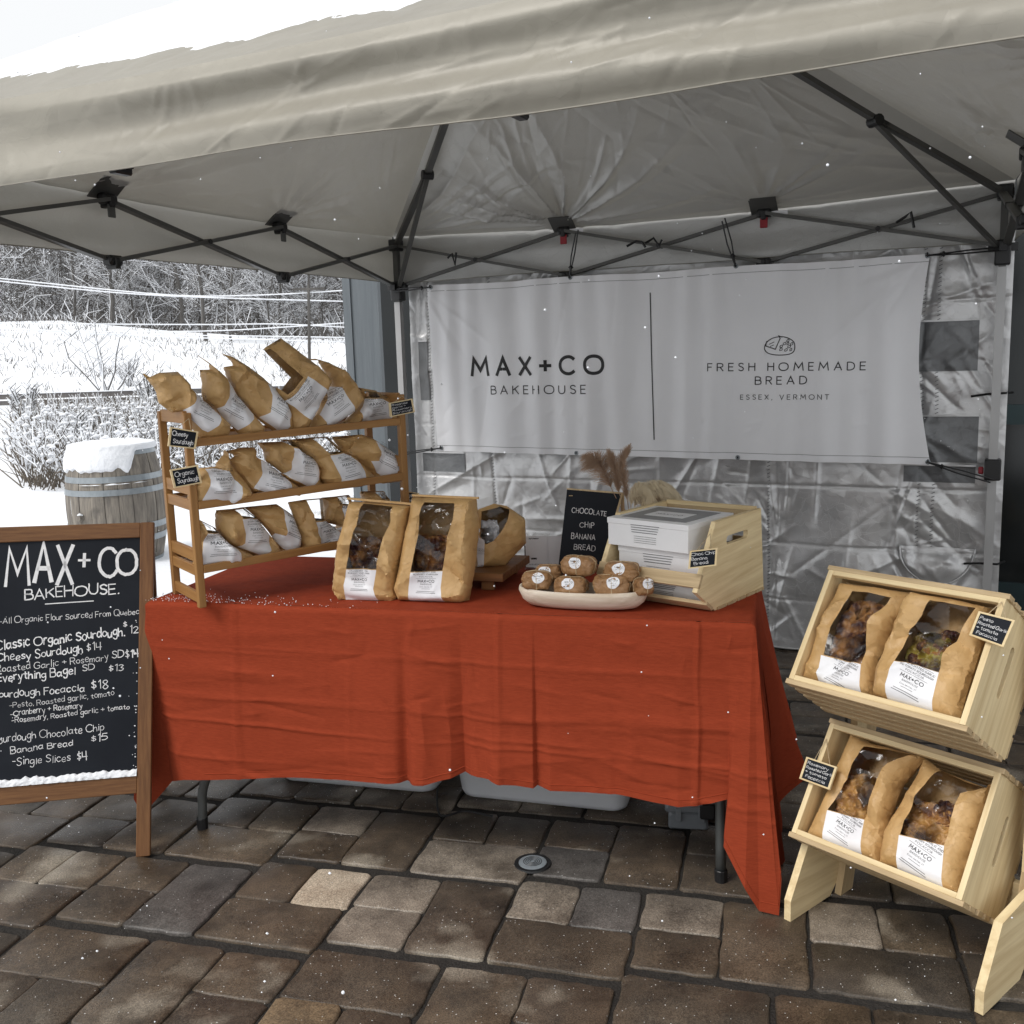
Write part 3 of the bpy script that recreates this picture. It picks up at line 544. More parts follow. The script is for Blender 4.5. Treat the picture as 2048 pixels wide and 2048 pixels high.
def shrub(x, y, H, n, seed, label):
    rn = random.Random(seed); z = terr(x, y)-.05; t = thing('bare_shrub', label, 'shrub', (x, y, z), 'bare shrubs on the snowy bank'); A = MB(); B = MB()
    for i in range(n):
        a = rn.gauss(0, .33); d = unit(A3(a, rn.gauss(0, .2), 1)); L = H*rn.uniform(.55, 1); P = [A3(x, y, z)+d*L*k/4+A3(rn.gauss(0, .02)*L, 0, 0) for k in range(5)]
        A.tube(P, [.02*(1-k/5)+.006 for k in range(5)], 3); B.tube([q+A3(-.008, -.01, .012) for q in P], [.014*(1-k/5)+.006 for k in range(5)], 3)
        for k in (2, 3, 4):
            for s in (-1, 1): e = P[k]+unit(A3(s*.7, rn.gauss(0, .3), .6))*L*.2; A.tube([P[k], e], [.007, .003], 3); B.tube([P[k]+A3(0, 0, .01), e+A3(0, 0, .01)], [.008, .006], 3)
    A.build('stems', 'twig', t, fixn=False); B.build('snow_on_stems', 'snow', t, fixn=False)
for (u, y, H, n, lb) in [(205, 24.5, 2.4, 8, 'upright fan of bare stems beside the road in front of the bank'), (40, 17.5, .8, 16, 'dense bare shrub at the left edge below the guard rail'), (290, 18.5, .8, 18, 'rounded bare shrub behind the barrel against the guard rail'), (130, 14, .7, 14, 'snowy shrub just left above the barrel'), (560, 33, 1.7, 10, 'bare shrub on the slope left of the utility pole'), (250, 30, 1.2, 16, 'feathery shrub at the right end of the snowy mound')]:
    p = aty(u, 700, y); shrub(p[0], y, H, n, int(u), lb)
# ================================================================== THE TENT
S_ = 2.895; HU, HL = 2.035, 1.822
BRc = BLc+E1*S_; FLc = BLc+E2*S_; FRc = A3(.93, 1.47, 0); CEN = (BLc+BRc+FLc+FRc)/4; PEAK = A3(.09, 3.457, 2.93)
cl = {'BL': BLc, 'BR': BRc, 'FL': FLc, 'FR': FRc}
tent = thing('pop_up_tent', 'grey pop up market tent with black scissor trusses over the bread stall', 'tent', (CEN[0], CEN[1], 0))
Z3 = A3(0, 0, 1)
# legs
for k, P in cl.items():
    m = MB(); m.beam(P+Z3*.01, P+Z3*1.74, .034, .034, E1); m.build('leg', 'steel_lt', tent)
    m = MB(); m.beam(P+Z3*1.74, P+Z3*2.06, .028, .028, E1); m.build('upper_leg', 'steel', tent)
    Fk = Frame(P, E1, (0, 0, 1), E2)
    m = MB(); m.box(Fk, -.03, .03, HL-.075, HL+.025, -.03, .03, .005); m.box(Fk, -.055, .055, HL-.02, HL+.012, -.014, .014); m.box(Fk, -.014, .014, HL-.02, HL+.012, -.055, .055); m.build('slider_bracket', 'blackpl', tent)
    m = MB(); m.box(Fk, -.03, .03, HU-.03, HU+.03, -.03, .03, .005); m.box(Fk, -.033, .033, HU-.014, HU+.014, -.012, .012); m.box(Fk, -.012, .012, HU-.014, HU+.014, -.033, .033); m.build('corner_bracket', 'blackpl', tent)
    m = MB(); m.box(Fk, -.06, .06, 0, .006, -.06, .06); m.build('foot_plate', 'steel', tent)
m = MB(); Fk = Frame(BRc, E1, (0, 0, 1), E2); m.box(Fk, -.032, .032, .86, .95, -.032, .032, .005); m.build('height_lock', 'blackpl', tent)
m = MB(); m.box(Fk, -.055, -.034, .885, .915, -.01, .014, .004); m.build('release_button', 'red', tent)
# scissor trusses: three crossings per side
def truss(A, B, inward, HU=HU, HL=HL):
    for k in range(3):
        a0, a1 = A+(B-A)*k/3, A+(B-A)*(k+1)/3; o = inward*.012
        m = MB(); m.beam(a0+Z3*HU+o, a1+Z3*HL+o, .014, .030, inward); m.build('truss_bar', 'steel', tent)
        m = MB(); m.beam(a0+Z3*HL-o, a1+Z3*HU-o, .014, .030, inward); m.build('truss_bar', 'steel', tent)
        c = (a0+a1)/2+Z3*(HU+HL)/2; m = MB(); m.tube([c-inward*.03, c+inward*.03], .011, 8); m.build('pivot_bolt', 'blackpl', tent)
    for k in (1, 2):
        for z in (HU, HL):
            c = A+(B-A)*k/3+Z3*z; Fj = Frame(c, unit(B-A), (0, 0, 1), inward)
            m = MB(); m.box(Fj, -.032, .032, -.018, .018, -.022, .022, .007); m.box(Fj, -.012, .012, -.03, .012, -.028, .028, .004); m.build('truss_joint', 'blackpl', tent)
truss(BLc, BRc, E2); truss(BLc, FLc, E1); truss(BRc, FRc, -E1); truss(FLc-E2*.05, FRc-E2*.05, -E2, 2.03, 1.915)
for k in (1, 2):       # fabric patches over the joints of back, left and right trusses, with the small red release tabs
    for A, B, inw in ((BLc, BRc, E2), (BLc, FLc, E1), (BRc, FRc, -E1)):
        c = A+(B-A)*k/3+Z3*(HU+.02); t = unit(B-A); Fj = Frame(c-inw*.0, t, unit(inw*.75+Z3*.55))
        m = MB(); m.box(Fj, -.06, .06, -.035, .075, .006, .010); m.build('joint_patch', 'steel', tent)
        Fq = Frame(c, t, (0, 0, 1), inw); m = MB(); m.box(Fq, -.016, .018, -.085, -.04, .012, .02, .003)
        m.build('release_tab', 'red' if A is BLc and B is BRc else 'steel', tent)
        if A is BLc and B is BRc: m = MB(); m.box(Fq, .035, .105, -.036, -.016, .017, .019); m.build('warning_sticker', 'label', tent)
# roof rafters with knuckles and braces
for k, P in cl.items():
    dv = unit((CEN-P)*A3(1, 1, 0)); L = np.linalg.norm((PEAK-P)[:2]); kn = P+dv*.66+Z3*(2.05+(PEAK[2]-2.09)*.66/L-.035)
    pk = PEAK-Z3*.05
    side = np.cross(dv, Z3)
    m = MB(); m.beam(P+Z3*2.03, kn, .018, .030, side); m.build('rafter', 'steel', tent)
    m = MB(); m.beam(kn, pk, .018, .030, side); m.build('rafter', 'steel', tent)
    m = MB(); m.beam(P+Z3*(HL)+dv*.03, kn-Z3*.012, .014, .022, side); m.build('brace', 'steel', tent)
    m = MB(); m.tube([kn-side*.026-Z3*.006, kn+side*.026-Z3*.006], .022, 10); m.beam(kn-dv*.05-Z3*.02, kn+dv*.02-Z3*.0, .02, .03, side); m.build('knuckle', 'blackpl', tent)
m = MB(); m.tube([PEAK-Z3*.12, PEAK-Z3*.02], .05, 12); m.build('peak_hub', 'blackpl', tent)
# canopy: four sagging roof panels and four valances
canopy = MB()
EH = 2.085
def roofpt(A, B, a, b, nin, seed, pts, fo=None):
    P = A+(B-A)*a; P = P+Z3*EH; q = P*(1-b)+PEAK*b
    s = math.sin(math.pi*a); tri = s*(1-b)
    q = q+Z3*(-.055*s*math.sin(math.pi*min(1, b*1.2+.05))*(1-b))+Z3*(-.028*s*(1-b)**6)
    x, y = q[0], q[1]; wr = 0
    for (c, amp, fr, rg) in pts:
        dx, dy = q-c, 0; d2 = np.linalg.norm(q-c); th = math.atan2((q-c) @ Z3+((q-c) @ nin)*1.2, (q-c) @ unit(B-A))
        wr += amp*math.exp(-d2/rg)*min(1, d2/.12)*(1-abs(math.sin(th*fr+1.6*nz(th*2, seed)+1.5*nz(d2*1.3, th, seed)))**.6)*2.6
    nn = unit(np.cross(B-A, PEAK-P)); 
    if nn[2] < 0: nn = -nn
    fine = .006*ridge(x*5+seed+nz(x*3, y*3), y*5+nz(y*3, x*3))+.003*ridge(x*11, y*9+seed)+.014*nz(x*2.2, y*2.2, seed)
    if fo is not None: fine += float(fo(a*2.9, b*1.7)[0])
    else: fine *= .45
    edge = min(1, 8*min(b+.02, .5))*min(1, (1-b)*6)*min(1, 8*min(a, 1-a))
    return q-nn*(wr+fine)*edge
sides = [('back', BLc, BRc, E2), ('left', FLc, BLc, E1), ('right', BRc, FRc, -E1), ('front', FRc, FLc, -E2)]
OUT = .035
oc = lambda P: P+unit((P-CEN)*A3(1, 1, 0))*OUT*1.4
OC = {nm: (oc(A), oc(B)) for nm, A, B, inn in sides}
for i, (nm, A, B, inn) in enumerate(sides):
    A_, B_ = OC[nm][0], OC[nm][1]
    ctr = [(A+(B-A)/3+Z3*2.08, .030 if nm == 'back' else .012, 9, .42), (A+(B-A)*2/3+Z3*2.08, .012, 9, .35), (A+Z3*2.08, .026 if nm == 'back' else .012, 8, .5), (B+Z3*2.08, .014, 8, .5)]
    if nm == 'front': ctr = [(c, am*.15, fr_, rg) for c, am, fr_, rg in ctr]; fctr = list(ctr)
    FO = None if nm == 'front' else Folds(rfolds(i*5+2, 90, .1, 2.8, .05, 1.5, .12, .5, .005, .010)+fanfolds(i+3, 26 if nm == 'back' else 10, .967, .0, .25, 2.9, .25, .95, .011, .014)+fanfolds(i+7, 22, .02 if nm != 'left' else 2.88, .0, .05 if nm != 'left' else 2.0, 1.0 if nm != 'left' else 3.0, .3, 1.2, .010, .016)+fanfolds(i+17, 12, 1.93, 0, .4, 2.7, .2, .7, .006, .012)+rfolds(i*5+9, 24, .3, 2.7, .15, 1.2, .4, 1.1, .006, .02, ang=-.5, spread=.6))
    m = MB(); m.grid(lambda a, b: roofpt(A_, B_, a, b**1.15, inn, i*3.1, ctr, FO), 300 if nm == 'back' else 170, 170 if nm == 'back' else 90); m.build('roof_panel', 'canopy_roof', tent, smooth=True, fixn=False)
    z0 = 1.845 if nm != 'front' else 1.868
    if nm == 'front':
        FV = Folds(rfolds(77, 40, 0, 3, 0, .24, .06, .30, .0022, .005, ang=.6, spread=1.6)+rfolds(78, 30, .6, 1.9, 0, .24, .10, .3, .0032, .005, ang=.75, spread=1.4)+rfolds(79, 12, 0, 3, 0, .24, .5, 1.2, .005, .03, ang=0, spread=.10))
        def val(a, b):
            zt = EH-(EH-z0+.012*nz(a*5, 2))*b; s = a*3; P = A_+(B_-A_)*a
            off = .022*nz(s*.7, zt*14, 5)+.013*math.sin(b*8.0+.6*math.sin(a*7)+2.2*a)+.012*nz(s*1.8, zt*9, 1)+float(FV(s, .22*b)[0])
            return P+Z3*(zt-.03*math.sin(math.pi*a)*(1-b))-inn*(.012+off*min(1, b*4+.25)+.02*b)
        m = MB(); m.grid(val, 420, 56)
    else:
        def val(a, b):
            zt = EH-(EH-z0+.006*nz(a*6, i))*b; P = A_+(B_-A_)*a; off = .018*nz(a*3, zt*12, i)+.008*ridge(a*9, zt*7, i)
            return P+Z3*zt-inn*(.006+off*min(1, b*3)*(.7 if nm != 'left' else .8))
        m = MB(); m.grid(val, 110, 16)
    m.build('valance', 'canopy', tent, smooth=True, fixn=False)
    m = MB(); h = [val(a, 1.0) for a in np.linspace(0, 1, 60)]; m.tube(h, .0018, 5); m.build('valance_hem', 'canopy', tent, smooth=True)
# snow lying on the front slope
A_, B_ = OC['front']
def sn(a, b, up):
    lo = .13+.05*nz(a*9, 3)+.03*nz(a*31, 1)+.012*nz(a*90, 5)+.02*(1-a); bb = lo+(.97-lo)*b
    q = roofpt(A_, B_, .02+.975*a, bb, -E2, 9.3, fctr)
    th = -.006+.020*min(1, b*7)*(1+.5*nz(a*30, bb*12))+.002*nz(a*90, bb*40)
    return q+Z3*(th if up else -.012)
m = MB(); m.grid(lambda a, b: sn(a, b, 1), 240, 60)
solo(m.build('roof_snow', 'snow', smooth=True, fixn=False), 'thin layer of fresh snow lying on the front slope of the tent roof', 'snow', kind='stuff')
# ================================================================== SILVER SIDE WALL
WP = Frame(BLc-E2*.085, E1, (0, 0, 1), E2)
WFO = Folds(rfolds(5, 150, 0, 2.9, 0, 2, .08, .45, .009, .010)+rfolds(6, 60, 0, 2.9, .1, 1.9, .3, .8, .011, .014, ang=.9, spread=1.3)+fanfolds(8, 22, 2.0, .52, 1.2, 4.8, .2, .6, .012, .012)+fanfolds(9, 18, 2.48, .52, -1.2, 1.9, .15, .5, .012, .012)+rfolds(10, 40, 2.5, 2.9, .3, 1.9, .2, .5, .010, .012, ang=-.8, spread=.7))
def wallz(s, z, k=1.):
    f = .030*nz(s*1.5, z*1.8, 1)+.020*nz(s*3.2+z*1.5, z*3, 4)
    u_, v_ = s*.82+z*.57+.25*nz(s*2, z*2), z*.82-s*.57+.25*nz(z*2, s*2, 5)
    f += .010*abs(nz(u_*2.2, v_*4.5, 1))+.005*ridge(u_*2.0, v_*3.6, 1)+.003*ridge(u_*6, v_*3.0, 2)+float(WFO(s, z)[0])
    for zs in (.25, .52, .80, 1.08, 1.36, 1.62): f -= .006*math.exp(-((z-zs-.006*nz(s*3, zs))/.006)**2)*(.4+max(0, nz(s*1.7, zs*9)+.3))
    for ss in (.13, .50, 1.95, 2.60): f -= .005*math.exp(-((s-ss-.01*nz(z*4, ss))/.008)**2)
    f += .03*math.exp(-((s-2.2)/.3)**2-((z-.40)/.13)**2)
    return f*min(1, .25+min(abs(s), abs(2.93-s))*5)
wall = thing('tent_side_wall', 'crumpled silver side wall closing the back of the tent', 'tent wall', WP(1.46, 0, 0))
m = MB(); m.grid(lambda a, b: WP(.015+a*2.925, .012+b*1.99, wallz(.015+a*2.925, .012+b*1.99)), 420, 280); m.build('wall_fabric', 'silver', wall, smooth=True, fixn=False)
pq = lambda u0, v0, u1, v1: (lambda p, q: (p[0], q[1], q[0], p[1]))(WP.loc(u0, v0), WP.loc(u1, v1))
wins = [pq(1835, 645, 1955, 741), pq(1835, 833, 1954, 925), pq(1808, 930, 1950, 966), pq(846, 905, 934, 944), pq(838, 684, 862, 800)] or [(2.12, 1.28, 2.615, 1.55), (2.12, .905, 2.60, 1.10), (2.02, .80, 2.60, .895), (.12, .80, .36, .90), (.10, 1.13, .26, 1.42), (.09, 1.52, .24, 1.64), (2.12, 1.62, 2.6, 1.66)]
for i, (a, z0, b, z1) in enumerate(wins[:5]):
    m = MB(); m.grid(lambda p, q: WP(a+(b-a)*p, z0+(z1-z0)*q, wallz(a+(b-a)*p, z0+(z1-z0)*q)+.004), 30, 16); m.build('window_flap', 'silverdark', wall, smooth=True, fixn=False)
    m = MB(); m.beam(WP(a, z1+.004, wallz(a, z1)+.01), WP(b, z1+.004, wallz(b, z1)+.01), .004, .007); m.build('flap_binding', 'silver', wall)
m = MB()     # stitched seams
for ss in (.13, .50, 1.95, 2.60, 2.66):
    for k in range(110): z = .05+k*.0175; m.beam(WP(ss-.006+.01*nz(z*4, ss), z, wallz(ss, z)+.003), WP(ss+.007+.01*nz(z*4, ss), z+.006, wallz(ss, z)+.003), .0016, .003)
props(m.build('seam_stitching', 'silverdark', wall, fixn=False), kind='stuff')
arc = [(2.22+.30*math.cos(t), .50+.17*math.sin(t)) for t in np.linspace(math.pi*1.02, 2*math.pi*.99, 22)]
PC = WP.loc(1874, 1094); PR_ = WP.loc(1950, 1094)[0]-PC[0]; PH_ = PC[1]-WP.loc(1874, 1166)[1]; arc = [(PC[0]+PR_*math.cos(t), PC[1]+PH_*math.sin(t)) for t in np.linspace(math.pi, 2*math.pi, 24)]
m = MB(); m.tube([WP(s, z, wallz(s, z)+.014) for s, z in arc], .0045, 6); m.build('pocket_piping', 'silver', wall, smooth=True)
m = MB(); m.grid(lambda p, q: (lambda s, z: WP(s, z, wallz(s, z)+.006+.028*math.sin(q*3.1)*math.sin(math.pi*p)))(PC[0]+PR_*.985*math.cos(math.pi*(1+p)), PC[1]-PH_*math.sin(math.pi*p)*q), 30, 14); m.build('pocket', 'silver', wall, smooth=True, fixn=False)
m = MB(); m.tube([WP(s, 0.014, wallz(s, .014)) for s in np.linspace(.02, 2.93, 60)], .005, 5); m.build('bottom_hem', 'silver', wall)
for z in (1.22, .49):
    m = MB(); m.tube([WP(2.80, z-.01, .03), WP(2.86, z, .05), WP(2.93, z+.005, .075), WP(2.96, z+.004, .0)], .005, 5); m.build('wall_strap', 'blackpl', wall)
# ================================================================== BANNER
BF = Frame(BLc+E2*.07, E1, (0, 0, 1), E2)
def bcoord(u, v): return BF.loc(u, v)
cTL, cTR, cBR, cBL = bcoord(855, 571), bcoord(1860, 507), bcoord(1861, 930), bcoord(875, 902)
BFO = Folds(rfolds(31, 26, 0, 2.4, .05, .45, .04, .14, .0035, .008, ang=.8, spread=1.2)+rfolds(32, 18, 0, 2.6, .2, .95, .15, .5, .004, .02, ang=1.5, spread=.3)+fanfolds(33, 7, 2.6, .98, 3.4, 4.4, .2, .6, .005, .02)+fanfolds(34, 6, .2, .98, -1.2, -.3, .2, .6, .004, .02))
def bwave(x, y):
    t = (y-.93)/.88; f = .011*nz(x*5.2, t*.7, 2)*1.6+.010*math.sin(x*26+2*nz(x*2, t))*(.35+.65*abs(nz(x*1.3, 4)))*(.5+.5*abs(t-.3))
    f += .012*nz(x*1.3, t*1.5, 7)+.007*math.sin(x*41+3*nz(x*3, t*.6, 9))*(.3+.7*max(0, nz(x*2, t, 12)+.4))+float(BFO(x, t)[0])+(.010*math.sin(x*60+nz(x*9))*max(0, t-.8)*1.2)
    return f
def bsurf(x, y, dz=0): return BF(x, y, bwave(x, y)+dz)
def bgrid(a, b):
    L_ = cBL*(1-b)+cTL*b; R_ = cBR*(1-b)+cTR*b; R_ = R_+np.array([-.045*math.sin(math.pi*b), 0]); L_ = L_+np.array([.004*math.sin(math.pi*b), 0])
    T = L_*(1-a)+R_*a; sag = (.006*math.sin(math.pi*3*a)**2)*b-.012*math.sin(math.pi*a)*(1-b)*0; return T-np.array([0, sag])
bn = thing('vinyl_banner', 'white vinyl bakehouse banner hung on bungees across the silver wall', 'banner', BF(1.4, .93))
m = MB(); m.grid(lambda a, b: bsurf(*bgrid(a, b)), 260, 90); m.build('banner_sheet', 'banner', bn, smooth=True, fixn=False)
m = MB()
for a0, b0, a1, b1 in ((0, .965, 1, .965), (0, .035, 1, .035)):
    stroke(m, [bgrid(a0+(a1-a0)*k/80, b0) for k in range(81)], .0022, bsurf, .0012)
m.build('hem_seam', 'greyprint', bn)
m = MB(); j6 = lambda x, y: bcoord(840+x*.54865, 500+y*.54865)
text(m, 'MAX+CO', j6(190, 457), j6(668, 449), .083, bsurf, wt=.19, gap=4.8, k=4, off=.0015); m.build('lettering', 'ink', bn)
m = MB(); text(m, 'BAKEHOUSE', j6(260, 525), j6(606, 523), .040, bsurf, wt=.125, gap=4.6, off=.0015); m.build('lettering', 'ink', bn)
m = MB(); text(m, 'FRESH HOMEMADE', j6(1050, 441), j6(1622, 437), .0335, bsurf, wt=.135, gap=4.8, space=7, off=.0015); m.build('lettering', 'ink', bn)
m = MB(); text(m, 'BREAD', j6(1221, 490), j6(1408, 488), .0335, bsurf, wt=.135, gap=4.8, off=.0015); m.build('lettering', 'ink', bn)
m = MB(); text(m, 'ESSEX, VERMONT', j6(1167, 545), j6(1491, 544), .0205, bsurf, wt=.135, gap=5, space=7, off=.0015); m.build('lettering', 'ink', bn)
m = MB(); a, b = j6(836, 155), j6(853, 692); stroke(m, [a+(b-a)*k/60 for k in range(61)], .0055, bsurf, .0015); m.build('divider_line', 'ink', bn)
m = MB(); jj = lambda pts: [j6(*p) for p in pts]
stroke(m, cat(jj([(1258, 345), (1255, 360), (1262, 372), (1280, 380), (1310, 383), (1345, 380), (1362, 370), (1366, 352), (1362, 335), (1345, 322), (1320, 316), (1290, 320), (1268, 332), (1258, 345)]), 3), .0042, bsurf, .0015)
stroke(m, jj([(1263, 332), (1260, 350), (1296, 362), (1314, 322), (1309, 313), (1322, 318)]), .0042, bsurf, .0015)
stroke(m, jj([(1272, 344), (1292, 335)]), .003, bsurf, .0015); stroke(m, jj([(1276, 352), (1290, 346)]), .003, bsurf, .0015)
for cx, cy, sx in ((1318, 352, 7), (1330, 342, 7), (1342, 331, 6), (1317, 363, 7), (1335, 365, 7), (1346, 353, 7), (1355, 343, 6), (1352, 364, 5), (1342, 342, 5)):
    stroke(m, cat(jj([(cx-sx*.6, cy+4), (cx-sx*.6, cy-2), (cx+sx*.5, cy-6), (cx+sx*.6, cy+1), (cx-sx*.6, cy+4)]), 2), .0028, bsurf, .0015)
m.build('bread_emblem', 'ink', bn)
GP = [(863, 575), (1140, 555), (1471, 532), (1855, 511), (882, 896), (1153, 906), (1475, 915), (1856, 924)]
GP3 = []
for u, v in GP:
    x, y = bcoord(u, v); c = bsurf(x, y, .002); GP3.append(c); m = MB(); Fg = Frame(c, E1, E2, Z3); m.lathe(Frame(c, E1, E2), [(.005, 0), (.0055, .003), (.010, .003), (.011, 0)], 14); m.build('grommet', 'hoop', bn, smooth=True)
    m = MB(); m.lathe(Frame(c, E1, E2), [(.0, .001), (.005, .001)], 10); m.build('grommet_hole', 'ink', bn)
def bungee(P, c2, label):
    m = MB()
    for dx in (-.006, .006):
        q = [P+E2*.01, P*.5+c2*.5+E1*dx*1.5+Z3*dx+E2*.012, c2+E1*dx+E2*.01+Z3*dx]; m.tube(q, .0035, 5)
    t = P*.78+c2*.22+E2*.012; m.add([t+A3(*p)*.013 for p in ((1, 0, 0), (-1, 0, 0), (0, 1, 0), (0, -1, 0), (0, 0, 1), (0, 0, -1))], [(0, 2, 4), (2, 1, 4), (1, 3, 4), (3, 0, 4), (2, 0, 5), (1, 2, 5), (3, 1, 5), (0, 3, 5)])
    m.tube([P+E2*.006-E1*.006, P+E2*.016, P+E2*.006+Z3*.012], .003, 5)
    solo(m.build('bungee_cord', 'blackpl'), label, 'bungee cord', 'bungee cords holding the banner')
wpt = lambda u, v, o=.05: (lambda q: BF(q[0], q[1], o))(BF.loc(u, v))
bungee(GP3[0], BLc+Z3*1.80+E2*.03, 'black bungee cord at the upper left corner of the banner')
bungee(GP3[1], wpt(1163, 465), 'black double bungee cord on the top edge of the banner left of centre')
bungee(GP3[2], wpt(1453, 442), 'black bungee cord on the top edge of the banner right of centre')
bungee(GP3[3], BRc+Z3*1.81+E2*.03, 'black bungee cord at the upper right corner of the banner')
bungee(GP3[4], BLc+Z3*.93+E2*.03, 'black bungee cord at the lower left corner of the banner')
bungee(GP3[7], BRc+Z3*.86+E2*.03, 'black bungee cord at the lower right corner of the banner')
for (u, v, L, a) in ((1275, 492, .09, .5), (1310, 486, .08, -.5), (1811, 445, .07, 1.3), (908, 516, .05, -1.2)):
    c = wpt(u, v, .02); m = MB(); m.tube([c-E1*L*.5, c+Z3*.02, c+E1*L*.3+Z3*.03*a, c+E1*L*.5-Z3*.02*a], .006, 5)
    solo(m.build('wall_tie', 'blackpl'), {1275: 'black knotted strap on the back truss left of the middle crossing', 1310: 'black knotted strap just right of the middle truss crossing', 1811: 'black toggle hanging near the right end of the back truss', 908: 'small black toggle near the left end of the back truss'}[u], 'strap')
# ================================================================== BAGS AND OTHER PILLOW SHAPES
CR = {'A': (270, 660, .14493), 'B': (500, 660, .17598), 'C': (320, 840, .14493), 'D': (550, 840, .14493), 'E': (320, 980, .15528), 'F': (540, 970, .11387), 'G': (650, 900, .23292), 'K': (1540, 1100, .49082), 'H': (1000, 880, .28986)}
def px(s):
    o = []; c = None
    for tok in s.split():
        if tok[0].isalpha(): c = CR[tok[0]]; tok = tok[1:]
        x, y = map(float, tok.split(',')); o.append((c[0]+x*c[2], c[1]+y*c[2]))
    return o
def inpoly(P, poly):
    x, y = P[:, 0], P[:, 1]; r = np.zeros(len(P), bool); n = len(poly)
    for i in range(n):
        x1, y1 = poly[i]; x2, y2 = poly[(i+1) % n]
        c = ((y1 > y) != (y2 > y)); xx = (x2-x1)*(y-y1)/((y2-y1) if y2 != y1 else 1e-9)+x1; r ^= c & (x < xx)
    return r
def dist(P, poly):
    A = np.array(poly); B = np.roll(A, -1, 0); D = B-A; L2 = (D**2).sum(1)+1e-12
    w_ = P[:, None, :]-A[None]; t = np.clip((w_*D).sum(2)/L2, 0, 1); return np.sqrt(((w_-t[..., None]*D)**2).sum(2)).min(1)
def densify(poly, st):
    o = []
    for i in range(len(poly)):
        a, b = np.array(poly[i]), np.array(poly[(i+1) % len(poly)]); n = max(1, int(np.linalg.norm(b-a)/st))
        o += [a+(b-a)*k/n for k in range(n)]
    return o
class Pillow:
    def __init__(s, F, poly, T=.04, D=.035, seed=0, crease=.004, step=.008, Tb=None, grow=None):
        s.F, s.poly, s.T, s.D, s.seed, s.cr, s.step, s.Tb = F, [np.array(p) for p in poly], T, D, seed, crease, step, (T if Tb is None else Tb); s.grow = grow; A = np.array(s.poly); a, b = A.min(0), A.max(0); L = (b-a).max()
        s.fold = Folds(rfolds(int(seed*10)+1, 9, a[0], b[0], a[1], b[1], .5*L, 1.1*L, 1.5, .022)+rfolds(int(seed*10)+2, 8, a[0], b[0], a[1], b[1], .15*L, .35*L, .45, .007)+fanfolds(int(seed*10)+3, 4, a[0]+.2*L, b[1]-.2*L, -2.5, .5, .3*L, .8*L, 1.2, .014))
    def h(s, P):
        P = np.atleast_2d(P); d = dist(P, s.poly); ins = inpoly(P, s.poly); t = np.clip(d/s.D, 0, 1)*ins
        z = s.T*(.72*np.sqrt(1-(1-t)**2)+.28*t)
        w_ = np.array([.5+.5*nz(p[0]*9, p[1]*9, s.seed) for p in P])+s.fold(P[:, 0], P[:, 1])
        if s.grow is not None: z = z*np.array([s.grow(p) for p in P])
        return z+s.cr*(w_-.5)*np.clip(t*2.5, 0, 1)
    def fn(s, x, y, dz=0): return s.F(x, y, float(s.h(np.array([[x, y]]))[0])+dz)
    def build(s, parent, name, m_, regions=(), see=False, back=True):
        """regions: list of (polygon, part name, material); what is left is the main part"""
        pts, edges = [], []
        def ring(poly):
            q = densify(poly, s.step*1.3); n0 = len(pts); pts.extend(q); edges.extend([(n0+i, n0+(i+1) % len(q)) for i in range(len(q))])
        ring(s.poly)
        for r_ in regions: ring(r_[0])
        A = np.array(s.poly); lo, hi = A.min(0), A.max(0); st = s.step
        gx, gy = np.meshgrid(np.arange(lo[0], hi[0], st), np.arange(lo[1], hi[1], st)); Q = np.c_[gx.ravel(), gy.ravel()]+RNG.uniform(-.3, .3, (gx.size, 2))*st
        Q = Q[inpoly(Q, s.poly)]; Q = Q[dist(Q, s.poly) > st*.5]; pts.extend(list(Q))
        vo, eo, fo, *_ = delaunay_2d_cdt([Vector(p) for p in pts], edges, [], 0, 1e-6)
        V = np.array([tuple(v) for v in vo]); Fc = [tuple(f) for f in fo]; C = np.array([V[list(f)].mean(0) for f in Fc]); ok = inpoly(C, s.poly)
        H = s.h(V); onb = dist(V, s.poly) < 1e-5; H[onb] = 0
        cls = np.full(len(Fc), -1); 
        for k, r_ in enumerate(regions): cls[inpoly(C, r_[0])] = k
        P3 = [s.F(v[0], v[1], hh) for v, hh in zip(V, H)]
        def sub(idx, P, extra=None, flip=False):
            mp = {}; mb = MB(); vs = []; fs = []
            for i in idx:
                f = Fc[i]
                for j in f:
                    if j not in mp: mp[j] = len(vs); vs.append(P[j])
                fs.append(tuple(mp[j] for j in (f[::-1] if flip else f)))
            mb.add(vs, fs); return mb
        main = [i for i in range(len(Fc)) if ok[i] and cls[i] < 0]
        mb = sub(main, P3)
        if back:
            Hb = -s.Tb*np.where(H > 0, (np.clip(dist(V, s.poly)/s.D, 0, 1)*(2-np.clip(dist(V, s.poly)/s.D, 0, 1)))**.5, 0); Pb = [s.F(v[0], v[1], hh) for v, hh in zip(V, Hb)]
            bi = [i for i in range(len(Fc)) if ok[i] and not (see and cls[i] >= 0 and regions[cls[i]][1] == 'window')]
            b2 = sub(bi, Pb, flip=True); mb.add(b2.v, b2.f)
        o = mb.build(name, m_, parent, smooth=True, fixn=False)
        b = bmesh.new(); b.from_mesh(o.data); bmesh.ops.remove_doubles(b, verts=b.verts, dist=1e-5); b.to_mesh(o.data); b.free(); autosmooth(o, 24)
        for k, r_ in enumerate(regions):
            idx = [i for i in range(len(Fc)) if ok[i] and cls[i] == k]
            if idx: sub(idx, P3).build(r_[1], r_[2], parent, smooth=True, fixn=False)
        return o
